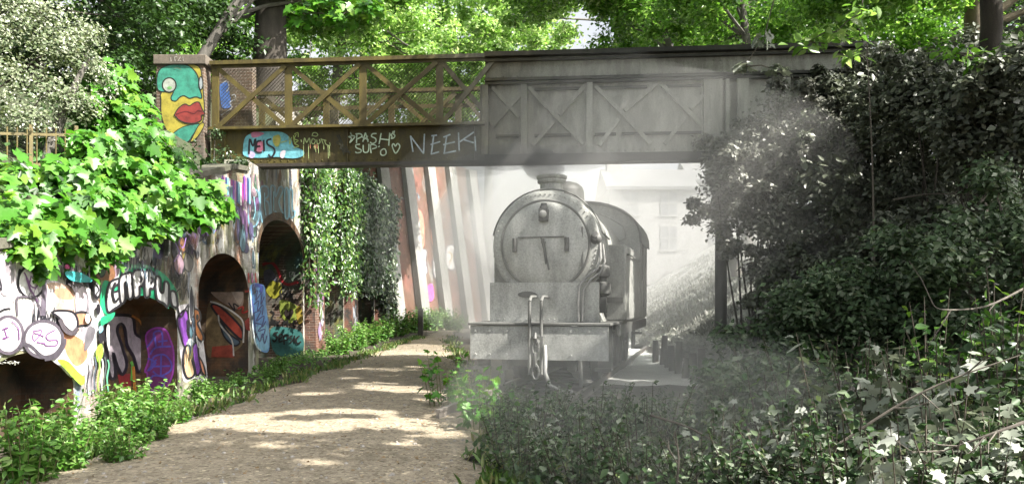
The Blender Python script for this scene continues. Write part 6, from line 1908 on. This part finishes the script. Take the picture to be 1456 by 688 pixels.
# shrubs standing between the brambles and the grey thicket
for i, (px, py, Y, w, h_, lab) in enumerate([(1110, 500, 9.8, .7, .75, 'leafy dark shrub right of the iron column foot'), (1200, 430, 9.6, .8, .95, 'leafy dark shrub below the middle of the thicket'), (1300, 400, 9.2, .9, 1.0, 'leafy dark shrub left of the tall dark trunk'),
        (1400, 400, 8.6, .8, 1.0, 'leafy dark shrub right of the tall dark trunk'), (1450, 330, 8.8, .6, .9, 'leafy dark shrub at the right edge under the drooping branch'), (1060, 560, 9.2, .5, .35, 'low dark shrub at the near side of the iron column')]):
    c = at(px, py, Y); rr_ = np.random.default_rng(300 + i)
    ctr = in_ellipsoid(rr_, c, (w, 0.7, h_), 22, 0.3, -1)
    shrub('understory_shrub', lab, (c.x, Y, ground_z(c.x, Y)), [(Vector(q), 0.34) for q in ctr], 210, 0.085, l_undd, 310 + 3 * i, group='leafy shrubs before the grey thicket', stems=8, bark=m_twig, nadd=(0, -.3, .3))
put(herb('bright_weed', '', 'plant', 340, 0.9, 10, 0.35, 0.12, l_ivy, per=12, stemmat=m_dtwig), [(at(1330, 500, 7.6).x, 7.6, ground_z(at(1330, 500, 7.6).x, 7.6) + .3, 1.2, 'bright green weed among the pale saplings'), (at(1100, 500, 7.4).x, 7.4, 0, 1.0, 'bright green weed right of the curved bare stem'),
     (at(1420, 500, 6.9).x, 6.9, ground_z(at(1420, 500, 6.9).x, 6.9) + .5, 1.1, 'bright green weed near the right edge'), (at(1180, 500, 5.4).x, 5.4, 0, .75, 'bright green weed low in the right foreground')], 'bright weeds in the right undergrowth')
# bleached grass and weeds on the far bank and along its foot
r = np.random.default_rng(350)
P, Nn = [], []
while len(P) < 26000:
    Y = 18 + 40 * r.uniform() ** 1.5
    X = foot(Y) + 0.1 + 10 * r.uniform() ** 1.3
    if mnoise.noise(Vector((X * .5, Y * .4, 9))) < -0.1 + 0.3 * r.normal(): continue
    P.append((X, Y, ground_z(X, Y) + 0.05)); Nn.append((r.normal(), r.normal(), 0.3))
tag(leaves('bank_grass', np.array(P), np.array(Nn), 0.17, 'slim', leafmat('bleached_blade', [(0.12, 0.125, 0.11), (0.20, 0.205, 0.185), (0.30, 0.305, 0.28)], 0.2, 0.6, 0.3, (1, 1, .95)), None, 351, 0.4, bias=(0, 0, 2.5)), kind='stuff')
P, Nn = [], []
while len(P) < 3200:
    Y = 15.5 + 26 * r.uniform() ** 1.3
    X = foot(Y) + 0.15 + abs(r.normal(0, 0.3))
    P.append((X, Y, ground_z(X, Y) + 0.05 + abs(r.normal(0, .15)))); Nn.append((0, -.3, 1))
tag(leaves('line_side_weeds', np.array(P), np.array(Nn), 0.12, 'ovate', l_grey, None, 353, 0.5), kind='stuff')
# creeping cover between the clumps
r = np.random.default_rng(240)
P, Nn = [], []
while len(P) < 8000:
    Y = r.uniform(4.2, 15)
    X = r.uniform(path_r(Y) + 0.05, 0.75 * Y + 0.5)
    if Y > 12 and X < 4.2: continue
    P.append((X, Y, ground_z(X, Y) + abs(r.normal(0, 0.16)) + 0.02)); Nn.append((r.normal(0, .3), r.normal(0, .3) - 0.2, 1))
tag(leaves('ground_cover', np.array(P), np.array(Nn), 0.075, 'ovate', l_und, None, 241, 0.5), kind='stuff')
P, Nn = [], []
while len(P) < 5200:
    Y = r.uniform(5.5, 48) if r.uniform() < 0.6 else r.uniform(20, 48)
    off = abs(r.normal(0, 1)) * 0.55
    q = W(Y, 0, 0.05 + off)
    if q.x > path_l(Y) + 0.12: continue
    P.append((q.x, q.y, 0.02 + abs(r.normal(0, .12)))); Nn.append((0.3, -.3, 1))
tag(leaves('wall_foot_weeds', np.array(P), np.array(Nn), 0.08, 'ovate', l_net, None, 243, 0.5), kind='stuff')
P, Nn = [], []
while len(P) < 5000:
    Y = r.uniform(3, 30)
    q = W(Y, 0, -0.45 - 5 * r.uniform() ** 1.3)
    d = -(q - W(Y, 0)).dot(WN)
    if 17 < Y < 22.6: continue
    P.append((q.x, q.y, wall_top(Y) + min(d - .42, 10) * (0.42 if Y < 17 else .2) + abs(r.normal(0, .18)))); Nn.append((0.4, -.3, 1))
tag(leaves('bank_weeds', np.array(P), np.array(Nn), 0.11, 'ovate', l_shade, None, 245, 0.5), kind='stuff')
# grass blades along both edges of the path and through the undergrowth
l_grass = leafmat('grass_blade', [(0.04, 0.09, 0.015), (0.07, 0.15, 0.025), (0.13, 0.20, 0.05), (0.24, 0.22, 0.10)], 0.3, 0.5)
P, Nn = [], []
while len(P) < 6500:
    k = r.uniform()
    Y = 4.5 + 32 * r.uniform() ** 1.6
    if k < 0.4: X = path_l(Y) + r.normal(-0.12, 0.14)
    elif k < 0.6: X = path_r(Y) + r.normal(0.2, 0.13)
    else:
        Y = r.uniform(4.4, 12); X = r.uniform(path_r(Y), 0.7 * Y)
    P.append((X, Y, ground_z(X, Y) + 0.03)); Nn.append((r.normal(), r.normal(), 0.25))
tag(leaves('path_edge_grass', np.array(P), np.array(Nn), 0.13, 'slim', l_grass, None, 246, 0.4, bias=(0, 0, 2.2)), kind='stuff')
# litter on the path
P, Nn = [], []
while len(P) < 2000:
    Y = 5 + 30 * r.uniform() ** 1.8
    X = r.uniform(path_l(Y), path_r(Y))
    t_ = (X - path_l(Y)) / (path_r(Y) - path_l(Y))
    if r.uniform() < 0.55 * math.sin(math.pi * t_): continue
    P.append((X, Y, 0.045 + 0.05 * math.sin(math.pi * t_))); Nn.append((0, 0, 1))
tag(leaves('leaf_litter', np.array(P), np.array(Nn), 0.045, 'diamond', l_litter, None, 247, 0.22), kind='stuff')

# --- bare twigs in the right undergrowth
def twig(lab, pxs, seed, r0=0.011, sub=4, mat=None):
    r = np.random.default_rng(seed)
    P = [at(a, b, c) for a, b, c in pxs]
    mb = MB()
    sp = smooth([tuple(p) for p in P], False, 4)
    sp = [Vector(p) for p in sp]
    n = len(sp)
    mb.tube(sp, [r0 * (1 - 0.75 * i / n) for i in range(n)], 6)
    for k in range(sub):
        i = r.integers(n // 4, n - 1)
        d = (sp[i] - sp[i-1]).normalized()
        e = sp[i] + (d + Vector(r.normal(0, .6, 3))).normalized() * r.uniform(0.15, 0.4)
        mb.tube([sp[i], sp[i].lerp(e, .5) + Vector(r.normal(0, .02, 3)), e], [r0 * .5, r0 * .35, r0 * .2], 5)
    tag(mb.build('bare_twig', mat or m_twig, smooth=True), lab, 'twig')
twig('long bare twig arching up from the bottom toward the right edge', [(1180, 640, 5.2), (1270, 580, 5.1), (1350, 540, 5.0), (1450, 505, 4.9)], 250)
twig('bare twig running from the right edge above the pale leaves', [(1456, 410, 7), (1400, 436, 6.8), (1340, 440, 6.6), (1325, 430, 6.6)], 251, 0.011)
twig('bare twig sloping down from the ballast to the bottom edge', [(925, 590, 6.8), (985, 610, 6.4), (1050, 650, 6.0), (1120, 688, 5.6)], 252, 0.012)
twig('pale upright twig bearing a few leaves below the ballast', [(962, 690, 5.8), (965, 650, 5.8), (960, 612, 5.8)], 253, 0.010, 3)
twig('bare twig hanging at the bottom right corner', [(1456, 600, 4.6), (1400, 620, 4.6), (1330, 645, 4.7)], 254, 0.011)
twig('thin pale sapling stem standing in the dark thicket', [(1245, 520, 11), (1243, 380, 11), (1240, 220, 11), (1232, 60, 11.2)], 255, 0.022, 3)
twig('thin crooked branch across the dark thicket', [(1270, 284, 11), (1320, 276, 11), (1375, 276, 11)], 256, 0.014, 2)
twig('pale hanging branch in front of the dark trunk', [(1375, 268, 10), (1410, 269, 10), (1456, 270, 10)], 257, 0.012, 3)
twig('curved bare stem by the iron column', [(1012, 540, 9.5), (1020, 580, 9.0), (1028, 630, 8.6)], 258, 0.010, 3)

# --- near sprays of leaves drooping at the top right
def spray(lab, pts, seed, mat, size, n, shape='ovate', rad=0.35):
    r = np.random.default_rng(seed)
    cs = [at(*p) for p in pts]
    t = thing('hanging_branch', lab, 'branch', cs[0], 0)
    mb = MB()
    for a, b in zip(cs, cs[1:]): mb.tube([a, a.lerp(b, .5) + Vector((0, 0, .05)), b], [0.012, 0.01, 0.007], 6)
    mb.build('stem', m_twig, t, smooth=True)
    P, Nn = clumps(r, cs, [rad] * len(cs), n, 0.6, 0.2)
    leaves('foliage', P, Nn + np.array([0, -.3, .2]), size, shape, mat, t, seed + 1, 0.4, bias=(0, 0, -1))
spray('bright green branch hanging over the grey bridge end', [(1230, -40, 12), (1225, 20, 12), (1190, 45, 12), (1150, 60, 12), (1215, 75, 12)], 270, l_wood2, 0.17, 26)
spray('pale leaves drooping before the top of the right pilasters', [(1110, -30, 13), (1085, 60, 13), (1060, 95, 13), (1105, 100, 13)], 272, l_pale, 0.15, 22, 'maple', .25)
spray('bright maple leaves hanging above the first lattice bays', [(470, -60, 15), (455, 0, 15), (430, 20, 15), (480, 25, 15), (520, 10, 15)], 274, l_maple, 0.17, 60, 'maple', .45)
spray('green branch drooping in the top right corner', [(1456, 60, 10), (1410, 90, 10), (1360, 75, 10), (1440, 120, 10)], 276, l_wood, 0.11, 70, 'ovate', .4)

# ================================================================== ADDED HAZE VEILS AND SMOKE
def vapour(name, c, rad, dens, col, seed, aniso=0.2):
    bm = bmesh.new()
    bmesh.ops.create_icosphere(bm, subdivisions=4, radius=1)
    for v in bm.verts:
        k = 1 + 0.22 * mnoise.noise(v.co * 1.6 + Vector((seed, 0, 0))) + 0.10 * mnoise.noise(v.co * 4 + Vector((seed, 3, 0)))
        v.co = Vector((v.co.x * rad[0] * k, v.co.y * rad[1] * k, v.co.z * rad[2] * k))
    me = bpy.data.meshes.new(name); bm.to_mesh(me); bm.free()
    m = bpy.data.materials.new(name); m.use_nodes = True
    nt = m.node_tree; nt.nodes.remove(nt.nodes['Principled BSDF'])
    pv = nt.nodes.new('ShaderNodeVolumePrincipled')
    pv.inputs['Color'].default_value = (*col, 1); pv.inputs['Density'].default_value = dens; pv.inputs['Anisotropy'].default_value = aniso
    nt.links.new(pv.outputs[0], nt.nodes['Material Output'].inputs['Volume'])
    me.materials.append(m)
    o = link(name, me); o.location = c
    o['kind'] = 'stuff'
    return o
vapour('steam', (4.5, 38, 3.0), (9.5, 17, 8.0), 0.019, (0.98, 0.98, 0.98), 1)  # added haze volume, whitens the cutting beyond the bridge
vapour('steam', (1.2, 27, 4.4), (2.6, 5.0, 2.4), 0.07, (0.97, 0.97, 0.97), 2)  # added haze volume, whitens the opening under the bridge
for k_, (x_, y_, z_, rx_, rz_, d_) in enumerate([(0.55, 14.6, 4.12, 0.42, 0.26, 1.5), (0.0, 14.8, 4.30, 0.75, 0.24, 0.9), (1.1, 15.0, 4.32, 0.85, 0.22, 0.8), (-0.7, 15.2, 4.2, 0.6, 0.2, 0.5)]):
    vapour('smoke', (x_, y_, z_), (rx_, 0.6, rz_), d_, (0.25, 0.25, 0.25), 3 + 2 * k_)
vapour('steam', (2.2, 15.3, 3.2), (4.6, 2.7, 3.0), 0.055, (0.97, 0.97, 0.97), 4)  # added veil, lightens the engine and the grey bridge half
vapour('steam', (-0.5, 37, 4.5), (3.1, 5.5, 5.0), 0.14, (0.97, 0.97, 0.97), 5)  # added veil, fades the far pilasters
vapour('steam', (1.5, 9.4, 0.4), (2.5, 3.6, 0.9), 0.065, (0.97, 0.97, 0.97), 6)  # added low veil, softens the undergrowth before the engine
